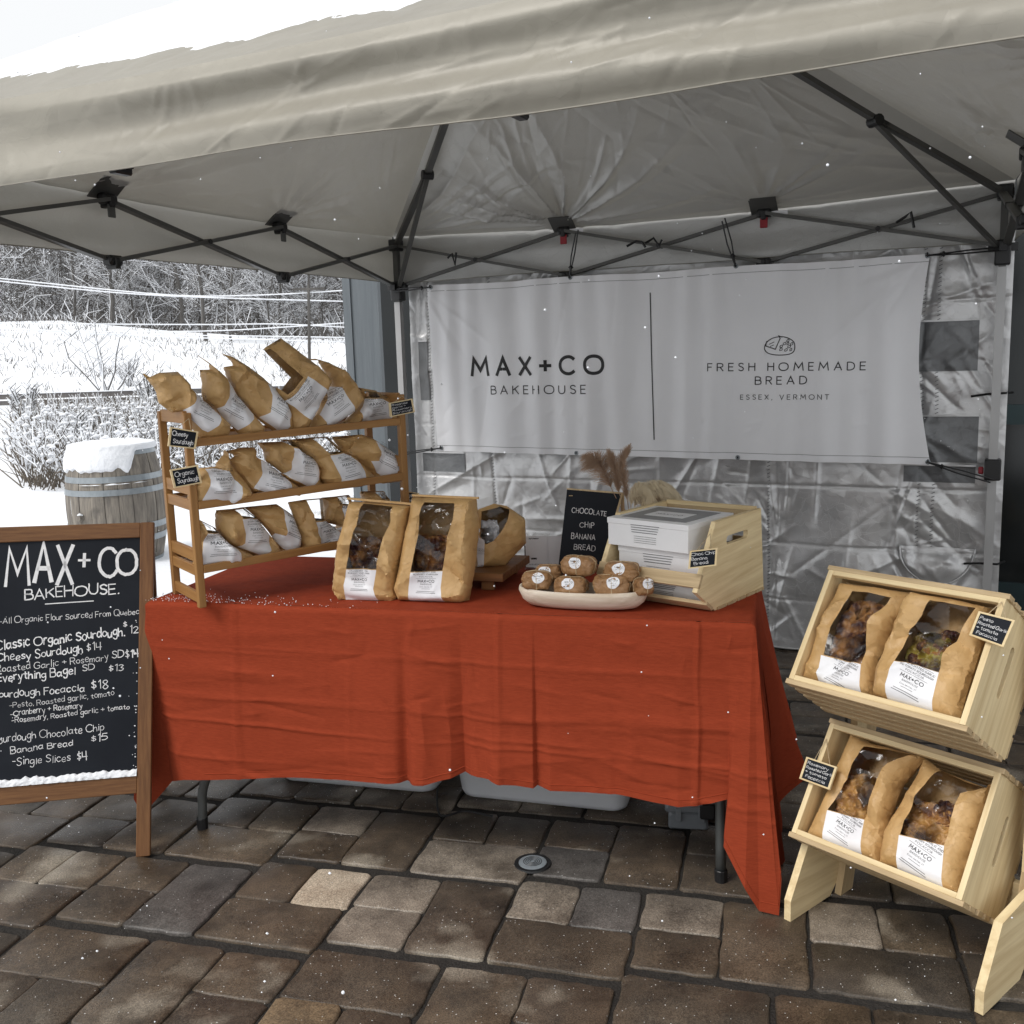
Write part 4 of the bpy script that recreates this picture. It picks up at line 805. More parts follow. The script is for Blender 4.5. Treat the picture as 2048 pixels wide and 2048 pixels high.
def label_text(pl, parent, c, ang, wd, lines, mk='ink'):
    """printed label: centre c (plane coordinates), tilt ang, print width wd, lines = [(text, width share, cap height, y, weight)]"""
    m = MB(); ca, sa = math.cos(math.radians(ang)), math.sin(math.radians(ang))
    R = lambda x, y: np.array([c[0]+x*ca-y*sa, c[1]+x*sa+y*ca])
    for tx, ws, hh, y, wt in lines:
        if tx == '_': stroke(m, [R(wd*ws*(t-.5), y*wd) for t in np.linspace(0, 1, 8)], wd*.008, pl.fn, .0007)
        elif tx == '=': stroke(m, [R(wd*ws*(t-.5), y*wd+random.uniform(-.001, .001)*wd) for t in np.linspace(0, 1, 12)], wd*.016*wt, pl.fn, .0007)
        else: text(m, tx, R(-wd*ws/2, y*wd), R(wd*ws/2, y*wd), hh*wd, pl.fn, wt=wt, gap=2.4, k=2, off=.0007)
    m.build('label_print', mk, parent)
def brand(title, small=True):
    L = [('_', .8, 0, .60, 0)]; y = .50
    for t in title: L.append((t, min(.95, .052*len(t)+.1), .055, y, .14)); y -= .095
    L += [('_', .8, 0, y+.05, 0), ('MAX+CO', .66, .10, y-.11, .17), ('BAKEHOUSE', .46, .05, y-.21, .12), ('Essex Junction, VT', .5, .045, y-.31, .10), ('=', .36, 0, y-.37, .6)]
    L += [('=', .75, 0, y-.47, .8), ('=', .82, 0, y-.53, .8)]
    return L
def loaf(parent, F, c, sx, sy, n, m_, seed, depth=.028):      # a dimpled slab of baked bread behind the window
    def hgt(x, y):
        r = max(0, 1-(abs(x)**3+abs(y)**3)); e = min(1, r*3)**.5; l = noise.voronoi(Vector((x*sx*26+seed, y*sy*26, seed)))[0][0]; l2 = noise.voronoi(Vector((x*sx*60+seed, y*sy*60, seed)))[0][0]
        return e*(.010+.013*(1-min(1, l*1.3)**2)+.004*(1-min(1, l2*1.3))+.004*nz(x*sx*40, y*sy*40, seed))
    m = MB(); k = lambda t: 2*t-1
    m.grid(lambda a, b: F(c[0]+k(a)*sx*.5*math.sqrt(1-.35*k(b)**2*.5)*1.02, c[1]+k(b)*sy*.5*math.sqrt(1-.35*k(a)**2*.5)*1.02+.006*nz(k(a)*3, seed), hgt(k(a)*.985, k(b)*.985)-.004), 44, 44)
    m.build('bread', m_, parent, smooth=True)
def make_bag(lab, group, F, outline, label=None, windows=(), tilt=0., T=.042, D=.035, seed=0, title=('ORGANIC PLAIN', 'SOURDOUGH'), see=False, bread=None, crease=.004, cen=None, wd=None, m_='kraft', step=.006, Tb=None, off=0.):
    F2 = Frame(F(0, 0, off), F.ex, F.ey, F.ez) if off else F
    tr = lambda s: [F2.loc(u, v) for u, v in px(s)]
    P = tr(outline); A = np.array(P); b = thing('paper_bag', lab, 'paper bag', F2(A[:, 0].mean(), A[:, 1].min(), 0), group)
    pl = Pillow(F2, P, T, D, seed, crease, step, Tb); reg = [(tr(w_), 'window', 'film') for w_ in windows]
    if label: reg.append((tr(label), 'label', 'label'))
    pl.build(b, 'kraft_paper', m_, reg, see)
    if label:
        LA_ = np.array(tr(label)); c = tr(cen)[0] if cen else (LA_.min(0)+LA_.max(0))/2; label_text(pl, b, c, tilt, wd or .085, brand(title))
    for k, (cc, sx, sy, n, mm) in enumerate(bread or ()): loaf(b, F2, tr(cc)[0], sx, sy, n, mm, seed+k)
    return b, pl, F2, tr
# ================================================================== TABLE
TL3, TR3 = A3(-1.115, 2.895, 0), A3(.615, 2.440, 0); TX = unit(TR3-TL3); TY = A3(-TX[1], TX[0], 0); TWD = np.linalg.norm(TR3-TL3); TDP = .70
TF = Frame(TL3, TX, (0, 0, 1), -TY)       # x along, y up, z towards the front (negative = back)
t = thing('folding_table', 'folding table with grey steel legs hidden under the rust red cloth', 'table', TF(TWD/2, 0, -TDP/2))
m = MB(); m.box(TF, .012, TWD-.012, .70, .738, -TDP+.012, -.012, .008); m.build('tabletop', 'bin', t)
for x, bend in ((.10, .0), (TWD-.088, .0)):
    for z in (-.05, -TDP+.08):
        m = MB()
        if x < .5: q = [TF(x+.0, .02, z), TF(x+.005, .07, z), TF(x+.012, .13, z), TF(x+.045, .20, z), TF(x+.12, .30, z), TF(x+.2, .70, z)]
        else: q = [TF(x, .02, z), TF(x-.004, .35, z), TF(x-.012, .70, z)]
        m.tube(cat(q, 3), .0145, 10); m.build('leg', 'legsteel', t, smooth=True)
        m = MB(); m.lathe(TF if False else Frame(TF(x, 0, z), TX, Z3), [(.0, 0), (.017, 0), (.018, .035), (.016, .037)], 12); m.build('rubber_foot', 'blackpl', t)
    m = MB(); m.tube([TF(x-.01*(x > 1)+.16*(x < 1), .55, -.05), TF(x-.01*(x > 1)+.16*(x < 1), .55, -TDP+.08)], .011, 8); m.build('crossbar', 'legsteel', t, smooth=True)
# ---- cloth: top plus hanging skirt, columns digitised round the edge
TH = .745
FrontF = Frame(TF(0, 0, .015), TX, Z3, -TY)
def fz(u, v, o): Fq = Frame(TF(0, 0, o), TX, Z3, -TY); q = Fq.loc(u, v); return Fq(q[0], q[1])
SideR = Frame(TF(TWD+.03, 0, 0), TY, Z3, TX)       # right end plane; x runs to the back
cols = []        # (top point, bottom point, bulge)
tp = lambda x, z: TF(x, TH, z)
cols.append((tp(0, -TDP), TF(-.07, .26, -TDP-.01))); cols.append((tp(0, -TDP*.6), TF(-.10, .22, -TDP*.6))); cols.append((tp(0, -TDP*.25), TF(-.09, .16, -.22)))
cols.append((tp(0, -.04), atz(262, 1598, .05))); cols.append((tp(0, -.005), atz(272, 1630, .02))); cols.append((tp(.0, 0), fz(340, 1562, -.02)))
for u, v, o, xt in ((371, 1557, .012, .02), (440, 1557, .022, None), (556, 1557, .03, None), (690, 1561, .022, None), (771, 1566, .035, None), (850, 1566, .03, None), (905, 1553, .012, None), (933, 1540, -.015, None), (945, 1548, .01, None), (985, 1561, .035, None), (1067, 1577, .03, None), (1075, 1570, .012, None), (1100, 1583, .03, None), (1230, 1590, .025, None), (1356, 1614, .035, None), (1400, 1608, .02, None), (1457, 1597, .02, None)):
    b = fz(u, v, o); x = (b-TF(0, 0, 0)) @ TX; xt = x if xt is None else xt; cols.append((tp(min(max(xt, 0), TWD-.03), 0), b))
XR = TWD
cols.append((tp(TWD-.02, 0), fz(1447, 1690, .05))); cols.append((tp(TWD-.008, -.002), fz(1490, 1775, .09))); cols.append((tp(TWD-.004, -.003), atz(1518, 1822, .006)+A3(0, 0, .002))); cols.append((tp(TWD, -.006), atz(1558, 1832, .004)))
cols.append((tp(TWD, -.03), atplane(1563, 1760, TF(TWD+.07, 0, 0), TX))); cols.append((tp(TWD, -.06), atplane(1565, 1668, TF(TWD+.085, 0, 0), TX)))
cols.append((tp(TWD, -.20), TF(TWD+.06, .13, -.22))); cols.append((tp(TWD, -.30), TF(TWD+.15, .20, -.34))); cols.append((tp(TWD, -.45), TF(TWD+.075, .22, -.47))); cols.append((tp(TWD, -.6), TF(TWD+.12, .20, -.6))); cols.append((tp(TWD, -TDP), TF(TWD+.07, .25, -TDP)))
NC, NR = len(cols), 60; sub = 9
ct = np.array([c[0] for c in cols]); cb = np.array([c[1] for c in cols])
dense_t, dense_b = [], []
for i in range(NC-1):
    for k in range(sub): f = k/sub; g_ = f*f*(3-2*f)*.6+f*.4; dense_t.append(ct[i]*(1-f)+ct[i+1]*f); dense_b.append(cb[i]*(1-g_)+cb[i+1]*g_)
dense_t.append(ct[-1]); dense_b.append(cb[-1]); dense_t, dense_b = np.array(dense_t), np.array(dense_b); NQ = len(dense_t)
cen3 = TF(TWD/2, TH, -TDP/2)
CFO = Folds(rfolds(51, 46, -.9, 1.0, .15, .72, .05, .3, .006, .007, ang=0, spread=.5)+rfolds(52, 30, -.9, 1.0, .15, .72, .06, .25, .006, .008, ang=1.57, spread=.5)+rfolds(53, 14, -.9, .9, .15, .5, .1, .35, .006, .01)+[(-.9, .455, -.1, .47, .006, .005), (-.1, .47, .02, .46, .006, .005), (.03, .40, .5, .385, .006, .006), (.5, .385, .93, .33, .007, .006), (-.9, .62, .9, .60, .004, .005), (.70, .26, .95, .27, .009, .006), (-.55, .15, -.55, .72, .004, .006), (.52, .15, .5, .7, .004, .006), (-.25, .15, -.23, .7, .0045, .006), (.74, .15, .74, .5, .006, .006)])
def clothpt(a, b):
    i = a*(NQ-1); i0 = min(int(i), NQ-2); f = i-i0; T_ = dense_t[i0]*(1-f)+dense_t[i0+1]*f; B_ = dense_b[i0]*(1-f)+dense_b[i0+1]*f
    RR = .016; b0 = b; b = max(0, (b-.05)/.95); P = (T_-Z3*RR)*(1-b)+B_*b; P = P.copy(); oo = P-cen3; oo[2] = 0; x, zz = oo @ TX, oo @ TY
    fr = abs(zz)/(TDP/2) > abs(x)/(TWD/2) ; nrm = (-TY if zz < 0 else TY) if fr else (TX if x > 0 else -TX)
    if b0 < .05:
        an = b0/.05*math.pi/2; P = P+Z3*RR*math.cos(an); I = TF(min(max((T_-TF(0, 0, 0)) @ TX, RR), TWD-RR), 0, -min(max((T_-TF(0, 0, 0)) @ TY, RR), TDP-RR)); h2 = (I-P)*A3(1, 1, 0); P = P+h2*(1-math.sin(an))
    s = x+.87; y = P[2]
    k = min(1, b*3); o = .010*nz(s*2.2, y*2.5, 3)*k
    o += .007*math.sin(s*9+2*nz(s, y*2))*b
    cx = s-.80; o += -.030*math.exp(-(cx/.016)**2)*b+.010*math.exp(-((cx-.045)/.04)**2)*b   # the sewn join that folds inward
    if fr and zz < 0:   # pressed fold lines, kept from the packet
        o += .7*float(CFO(x, y)[0])*(1 if b > .06 else b/.06)
        for yy, aa in ((.60, .003), (.455, .004), (.375, .005), (.26, .003)): o += aa*math.exp(-((y-yy-.012*nz(s*3, yy*9)+.02*(s-.8)*(yy < .5))/.005)**2)*max(0, nz(s*2.5, yy*20)+.45)
        for xx in (.27, .55, 1.08, 1.36, 1.62): o += .008*math.exp(-((s-xx-.006*nz(y*9, xx))/.006)**2)*max(0, nz(y*4, xx*9)+.5)
        o += .012*max(0, nz(s*5+3*y, y*3, 8)-.15)+.007*max(0, nz(s*2.5, y*16, 12)-.2)
        o += .014*max(0, 1-abs(s-1.06-(.40-y)*.12)/.05)*sstep(.43, .30, y)*(y < .43)-.012*max(0, 1-abs(s-1.03-(.40-y)*.12)/.03)*sstep(.43, .30, y)*(y < .43)
    else: o += .012*math.sin(zz*28+2*nz(y*3, 1))*b
    return P+nrm*o
cl_ = MB(); cl_.grid(lambda a, b: clothpt(a, b), (NQ-1)*2, 120)
def topz(x, z):
    w_ = .0025*nz(x*3, z*3)+.004*max(0, nz(x*1.2+z*4, z*9, 2)-.2)
    return w_
cl_.grid(lambda a, b: (lambda P, e: P+Z3*(topz(a*TWD, b)*e))(TF(.0155+a*(TWD-.031), TH+.0002, -.0155-b*(TDP-.031)), min(1, 9*min(a, 1-a, b, 1-b))), 110, 60)
# rounded shoulder joining top and skirt
def shoulder(a, b):
    P = clothpt(a, 0); q = P-cen3; q[2] = 0; x, zz = q @ TX, q @ TY
    I = TF(min(max(x+TWD/2, .012), TWD-.012), TH+.0005, -min(max(zz+TDP/2, .012), TDP-.012)); return P*(1-b)+I*b+Z3*.0025*math.sin(math.pi*b)
o = cl_.build('tablecloth', 'cloth', smooth=True, fixn=False)
m = MB(); m.tube([clothpt(a, .965) for a in np.linspace(.2, .985, 300)], .0016, 4); 
solo(o, 'rust red linen cloth draped over the long table down to the pavers', 'tablecloth', origin=TF(TWD/2, 0, -TDP/2))
h_ = m.build('hem_stitching', 'cloth', o)
# snow grains on the left end of the cloth
m = MB(); rn = random.Random(5)
for i in range(230):
    x = abs(rn.gauss(.16, .2)); z = -abs(rn.gauss(.03, .045))-.005; c = TF(x, TH+.003, z); r = rn.uniform(.0008, .0022)
    m.add([c+A3(*p)*r for p in ((1, 0, 0), (-1, 0, 0), (0, 1, 0), (0, -1, 0), (0, 0, 1), (0, 0, -1))], [(0, 2, 4), (2, 1, 4), (1, 3, 4), (3, 0, 4), (2, 0, 5), (1, 2, 5), (3, 1, 5), (0, 3, 5)])
solo(m.build('snow_grains', 'snow', fixn=False), 'scattered snow grains on the left end of the red tablecloth', 'snow', kind='stuff')
# things under the table
def tub(u0_, u1_, v0_, v1_, hgt, lab, dep=.40):
    a, b = atz(u0_, v0_, 0), atz(u1_, v1_, 0); X = unit(b-a); L = np.linalg.norm(b-a); F = Frame(a, X, Z3, np.cross(X, Z3)); t = thing('storage_tub', lab, 'storage tub', F(L/2, 0, -dep/2), 'milky storage tubs under the table')
    def ringp(e, y, r=.05):
        o = []
        for cx, cz, a0 in ((L-r+e, -r+e, 0), (r-e, -r+e, 90), (r-e, -dep+r-e, 180), (L-r+e, -dep+r-e, 270)):
            for k in range(6): an = math.radians(a0+18*k); o.append(F(cx+r*math.cos(an), y, cz+r*math.sin(an)))
        return o
    m = MB(); lev = [(-.02, .0), (-.006, .004), (0, .02), (.03, hgt-.03), (.045, hgt-.03), (.045, hgt)]; V = [p for e, y in lev for p in ringp(e, y)]; n = 24
    m.add(V, [(k*n+i, k*n+(i+1) % n, (k+1)*n+(i+1) % n, (k+1)*n+i) for k in range(len(lev)-1) for i in range(n)]+[tuple(range(n))]); m.build('tub_body', 'bin', t, smooth=True)
    m = MB(); V = [p for e, y in ((.05, hgt), (.052, hgt+.02), (.02, hgt+.028)) for p in ringp(e, y)]; m.add(V, [(k*n+i, k*n+(i+1) % n, (k+1)*n+(i+1) % n, (k+1)*n+i) for k in range(2) for i in range(n)]+[tuple(range(2*n, 3*n))]); m.build('lid', 'bin', t, smooth=True)
tub(556, 868, 1562, 1590, .30, 'milky plastic storage tub under the left half of the cloth')
tub(916, 1252, 1594, 1629, .36, 'taller milky storage tub under the middle of the cloth, right of the seam')
a = atz(1330, 1658, 0); F = yawframe(a, -10); t = thing('clear_container', 'small clear latched plastic container beside the right table leg', 'container', F(.06, 0, -.06))
m = MB(); m.box(F, .01, .13, 0, .055, -.13, 0, .006); m.build('box_body', 'clearbin', t)
m = MB(); m.box(F, 0, .14, .058, .085, -.14, .01, .006); m.build('lid', 'clearbin', t)
for x in (.03, .10): m = MB(); m.box(F, x, x+.02, .03, .075, .002, .012, .002); m.build('latch', 'clearbin', t)
m = MB(); m.box(F, .105, .15, .05, .10, .012, .03, .004); m.build('latch', 'blackpl', t)
q = [atz(u, v, .005) for u, v in ((876, 1570), (874, 1600), (880, 1630), (905, 1628), (930, 1622), (985, 1632))]; m = MB(); m.tube(cat(q, 4), .0035, 5); solo(m.build('extension_lead', 'blackpl', smooth=True), 'thin black cord lying between the two tubs under the table', 'cord')
# ================================================================== BAMBOO SHELF
F0 = A3(-.915, 2.785, TH); sa_ = math.radians(36)
SX = unit(A3(math.cos(sa_), math.sin(sa_), .028)); SD = A3(-math.sin(sa_), math.cos(sa_), 0)
SF = Frame(F0, SX, Z3, -SD); SF.ey = Z3; SL, SDP = .715, .25
sh = thing('bamboo_shelf', 'three tier bamboo shelf full of bread bags on the left end of the table', 'shelf', F0+SX*SL/2+SD*SDP/2)
for x in (0, SL-.02):
    for z in (0, -SDP+.022):
        m = MB(); m.box(SF, x, x+.022, 0, .565, z-.022, z, .002); m.build('leg', 'bamboo', sh)
    for y, hh in ((.012, .03), (.092, .03), (.135, .035), (.285, .03), (.33, .035), (.535, .035)):
        m = MB(); m.box(SF, x+.004, x+.016, y, y+hh, -SDP+.02, -.02, .001); m.build('end_rung', 'bamboo', sh)
RZ = [.105, .292, .472]
for y in RZ:
    for z in (.0015, -SDP+.016): m = MB(); m.box(SF, .022, SL-.02, y-.004, y+.019, z-.016, z, .001); m.build('shelf_rail', 'bamboo', sh)
    for k in range(7): z = -.03-k*.029; m = MB(); m.box(SF, .016, SL-.014, y+.004, y+.011, z-.016, z); m.build('slat', 'bamboo', sh)
BFm = Frame(SF(0, 0, -.055), SX, Z3, -SD)
rows = [
 ('kraft bread bag at the left end of the top shelf, folded top pointing left', "A100,600 130,600 200,650 330,590 590,575 735,740 740,790 930,960 1090,1090 1315,1300 1290,1490 1010,1530 880,1480 740,1300 620,1130 500,1140 330,1010 300,880 270,810", "A735,780 800,830 930,960 1120,1180 1120,1230 1080,1310 930,1400 860,1370 690,1190 620,1100 720,1010 755,930", (), -30, 'A900,1110', ('CHEESY', 'SOURDOUGH'), 0),
 ('second bread bag from the left on the top shelf, leaning left with a pleated flap', "A865,345 1030,455 1200,600 1290,700 1400,900 1640,1170 1790,1340 1760,1470 1480,1500 1320,1310 1100,1100 940,970 920,870 935,740 890,550 1040,545 1025,470 880,365", "A1210,640 1290,700 1380,880 1610,1160 1600,1220 1400,1380 1250,1260 1100,1080 1170,1040 1225,900 1225,740", (), -32, 'A1345,1090', ('CHEESY', 'SOURDOUGH'), -.018),
 ('third bread bag from the left on the top shelf with a deeply creased top', "A1185,320 1350,370 1560,500 1760,650 1890,770 B330,740 450,930 480,1110 460,1180 310,1190 100,1020 0,945 A1640,1180 1380,880 1290,700 1225,510 1360,490 1330,420", "A1770,740 1890,800 B330,745 450,935 385,1010 385,1060 395,1090 310,1165 80,990 A1690,1190 1780,1130 1820,900 1790,790", (), -38, 'B285,890', ('CHEESY', 'SOURDOUGH'), -.03),
 ('tallest bread bag on the top shelf, clear window up and label tilted to the left', "B350,90 480,190 680,340 920,560 905,620 850,700 800,810 730,950 640,1150 510,1160 470,1120 455,930 370,800 330,740 240,500 160,300 150,250 170,200", "B575,525 858,712 870,740 700,1030 612,1004 378,808", ("B200,215 520,540 373,733 170,520 60,292 140,235",), 47, 'B590,770', ('ROASTED GARLIC AND', 'ROSEMARY SOURDOUGH'), -.01),
 ('bread bag with a curved kraft flap right of the tallest bag on the top shelf', "B680,330 740,325 900,370 1070,470 1150,560 1210,650 1290,780 1280,810 1200,910 880,1130 720,1160 640,1150 700,1020 760,960 820,800 900,650 860,480 770,345 690,345", "B885,640 970,650 1130,880 1160,920 1150,950 860,1110 830,1100 770,960 850,780", (), 30, 'B950,850', ('ROASTED GARLIC AND', 'ROSEMARY SOURDOUGH'), -.04),
 ('low bread bag lying at the right end of the top shelf behind its slate tag', "B1215,650 1440,690 1430,705 1560,750 1640,800 1650,980 1720,990 1720,1085 1170,1110 1050,1060 1200,920 1280,810 1290,780 1240,690", "B1290,785 1300,780 1440,778 1510,820 1568,980 1568,1070 1235,1085 1217,920 1282,820", ("B1262,690 1390,706 1418,768 1296,772",), 3, 'B1400,905', ('ROASTED GARLIC AND', 'ROSEMARY SOURDOUGH'), -.05),
 ('bread bag at the left end of the middle shelf, behind the organic tag', "C350,900 560,660 580,660 780,640 780,600 880,480 890,410 935,440 940,560 1060,720 1130,800 1240,950 1240,1110 960,1170 800,1180 480,1190 390,1140 380,960", "C595,672 720,660 880,690 1048,900 1010,1060 930,1120 780,1135 600,1130 505,1085 560,960 600,800", (), -6, 'C800,890', ('ORGANIC PLAIN', 'SOURDOUGH'), 0),
 ('second bread bag from the left on the middle shelf, with pointed foot', "C800,390 900,430 1150,375 1300,380 1330,430 1330,510 1480,590 1700,780 1932,930 D380,960 340,1050 230,1030 C1700,1050 1500,1060 1240,990 1130,800 1070,740 940,560 1040,490 900,440", "C1370,550 1460,585 1700,785 1752,850 1752,920 1680,1010 1450,1000 1245,930 1340,760", (), -19, 'C1540,830', ('ORGANIC PLAIN', 'SOURDOUGH'), -.018),
 ('third bread bag on the middle shelf, label facing front under a folded flap', "C1340,310 1560,300 1660,300 D120,270 200,270 300,390 500,510 550,560 620,700 600,800 670,910 630,990 450,960 300,900 0,720 C1690,740 1560,640 1450,560 1440,440", "D165,372 300,395 500,512 548,562 540,810 430,920 250,830 95,735 180,680 195,500", ("D80,292 190,280 262,362 162,355",), -14, 'D370,665', ('ORGANIC PLAIN', 'SOURDOUGH'), -.025),
 ('upright bread bag fourth along the middle shelf with its window open to the light', "D190,270 470,245 720,230 940,440 1110,520 1380,780 1400,830 1250,900 1190,920 770,970 720,960 590,800 620,690 540,560 420,480 300,380", "D703,482 900,452 1020,492 1140,592 1180,700 1193,890 792,935 800,860 770,700", ("D480,258 716,240 925,438 705,470 600,390",), 4, 'D960,680', ('ORGANIC PLAIN', 'SOURDOUGH'), -.012),
 ('dark folded bread bag at the right end of the middle shelf, label tilted', "D780,230 1190,200 1300,230 1560,400 1640,460 1645,600 1700,640 1730,850 1480,880 1400,820 1180,600 1000,470 920,430", "D1295,285 1560,415 1635,480 1600,660 1620,740 1490,820 1350,700 1240,555 1340,550 1345,420", (), -33, 'D1480,540', ('ORGANIC PLAIN', 'SOURDOUGH'), -.04),
 ('bread bag at the left end of the bottom shelf, label square to the front', "E400,300 500,380 700,480 740,540 870,680 960,730 1190,830 1190,925 950,970 500,1040 430,1030 420,620 400,460", "E545,535 738,540 860,675 958,742 945,935 498,1005 500,860 530,640", ("E512,398 695,485 732,534 545,528",), 0, 'E730,735', ('EVERYTHING BAGEL', 'SEASONING SOURDOUGH'), 0),
 ('second bread bag on the bottom shelf, its left strip curling forward', "E720,260 940,240 1070,220 1240,360 1400,560 1530,720 1560,830 1320,880 960,740 870,690 820,640 740,540 720,480", "E972,348 1100,348 1238,372 1390,590 1388,760 1300,840 955,715 1020,660 1025,540", ("E940,250 1066,232 1232,358 985,340",), -9, 'E1200,570', ('EVERYTHING BAGEL', 'SEASONING SOURDOUGH'), -.018),
 ('third bread bag on the bottom shelf, twisted with its label turned right', "E1070,220 1500,180 1620,260 1700,320 1780,560 1800,700 1750,800 1600,860 1540,740 1400,540 1240,360 1140,270", "E1545,225 1680,295 1760,480 1796,640 1786,718 1740,770 1600,800 1435,600 1435,540 1520,560 1550,400", (), -30, 'E1665,500', ('EVERYTHING BAGEL', 'SEASONING SOURDOUGH'), -.03),
 ('wide bread bag near the right of the bottom shelf, partly behind the focaccia bag', "F320,300 600,255 900,230 940,600 1290,870 1260,1130 760,1190 560,1160 510,1000 520,900 400,500", "F722,632 938,620 1285,865 1240,1110 782,1152 760,900", ("F618,268 895,242 932,600 716,612",), 3, 'F1010,880', ('EVERYTHING BAGEL', 'SEASONING SOURDOUGH'), -.02),
 ('bread bag standing behind the left focaccia bag at the right of the bottom shelf', "F910,220 1150,200 1380,170 1440,350 1400,700 1280,870 1160,790 1190,710 950,650 960,400", "F1190,342 1430,352 1395,740 1285,855 1160,775 1220,700 1215,540", ("F1162,210 1372,185 1430,345 1192,335",), 0, 'F1330,470', ('EVERYTHING BAGEL', 'SEASONING SOURDOUGH'), -.045),
 ('dark bread bag at the far right of the bottom shelf, top only visible', "D1180,985 1340,980 1500,980 1570,1090 1590,1200 1240,1200", None, ("D1350,990 1480,990 1545,1085 1400,1080",), 0, None, ('EVERYTHING',), -.06)]
for i, (lab, ol, lb, wins_, tilt, cen_, title, off) in enumerate(rows):
    grp = 'bread bags on the bamboo shelf'
    make_bag(lab, grp, BFm, ol, lb, wins_, tilt, T=.038, D=.026, seed=i*7.3, title=title, see=True, cen=cen_, wd=.082, crease=.014, off=off)
# thin kraft flaps that stick out of the top bags
for i, (pp, lb) in enumerate((("A880,350 1030,470 1200,620 1290,700", 0), ("A1190,322 1400,390 1560,505 1760,655 1895,775", 0), ("A100,605 200,700 275,815", 0))):
    pass
# ================================================================== STANDING FOCACCIA BAGS
c0 = atz(672, 1200, TH+.002); c1 = atz(930, 1204, TH+.002); fa = math.degrees(math.atan2((c1-c0)[1], (c1-c0)[0]))
FB = yawframe((c0+c1)/2+TY*.035, fa); FB = Frame(FB.o, FB.ex, unit(Z3+TY*.10))
BRB = [("G400,860 400,860", .10, .09, 8, 'bread')]
bg1 = make_bag('standing focaccia bag on the left of the pair in front of the shelf', 'focaccia bags standing on the table', FB, "G60,1200 100,900 215,420 230,440 700,470 740,480 720,600 650,950 600,1200 620,1260 590,1300 120,1290", "G222,1012 478,1016 445,1180 478,1282 192,1278 192,1150",
    ("G350,457 608,482 600,600 545,740 480,1008 222,1006 270,800 310,640",), -1, T=.042, D=.022, seed=3, title=('CRANBERRY AND', 'ROSEMARY SOURDOUGH', 'FOCACCIA'), bread=[("G370,890", .115, .10, 22, 'bread')], crease=.010, cen='G325,1130', wd=.068, off=.012)
bg2 = make_bag('standing focaccia bag on the right of the pair, beside the wooden riser', 'focaccia bags standing on the table', FB, "G740,470 757,400 1300,410 1310,560 1325,640 1290,1010 1240,1290 1190,1310 640,1290 605,1180 650,950 720,600", "G782,1032 1042,1024 1030,1160 1052,1292 752,1288 762,1150",
    ("G890,442 1138,452 1138,590 1100,740 1040,1020 782,1026 850,700 860,540",), -1, T=.045, D=.022, seed=9, title=('CRANBERRY AND', 'ROSEMARY SOURDOUGH', 'FOCACCIA'), bread=[("G930,890", .115, .11, 22, 'bread')], crease=.010, cen='G905,1140', wd=.072)
for (b, pl, F2, tr), tie in ((bg1, ("G200,415", "G745,462")), (bg2, ("G755,388", "G1322,412"))):
    a, c = tr(tie[0])[0], tr(tie[1])[0]; m = MB(); m.beam(F2(*a, .004), F2(*c, .004), .006, .013, F2.ez); m.build('tin_tie', 'kraft', b)
# riser with one bag on it
r0_ = A3(-.045, 2.98, TH); FR_ = yawframe(r0_, 31); rs = thing('wooden_riser', 'small dark wooden riser holding a bread bag, right of the focaccia bags', 'riser', r0_)
P = [atz(u, v, TH+.055) for u, v in ((930, 1160), (1005, 1162), (1054, 1118), (960, 1105))]
P[0] = P[1]-unit(P[1]-P[2])*0-FR_.ex*0
ra = atz(1005, 1150, TH+.055); rb = atz(1053, 1117, TH+.055); rx = unit((rb-ra)*A3(1, 1, 0)); rp = A3(-rx[1], rx[0], 0); RF = Frame(ra-Z3*(ra[2]), rp, Z3, np.cross(rp, Z3)); L2 = np.linalg.norm(rb-ra)
W2 = .24
for k in range(2):
    m = MB(); z0 = -L2*1.15*k/2; m.box(RF, 0, W2, TH+.033, TH+.058, -z0+.0006, -z0+L2*1.15/2-.0006, .002); m.build('board', 'acacia', rs)
for x in (.035, W2-.06):
    for z in (.035, L2*1.15-.02): m = MB(); m.box(RF, x, x+.04, TH+.002, TH+.033, z-.018, z, .003); m.build('foot', 'acacia', rs)
c = atz(970, 1140, TH+.058); FQ = yawframe(c+A3(-.01, .05, 0), 25)
make_bag('paper bag tipped back on the wooden riser, seen from its base corner', 'bread bags on the bamboo shelf', FQ, "G1312,515 1450,460 1560,480 1710,580 1720,800 1640,880 1530,1000 1370,1004 1295,1000 1310,750", "G1302,742 1340,762 1332,960 1345,1001 1300,998", ("G1325,522 1478,478 1555,502 1400,762 1345,798 1318,738",), 0, T=.05, D=.045, seed=5, crease=.003, cen='G1320,870', wd=.02, bread=[("G1400,700", .07, .07, 7, 'label')])
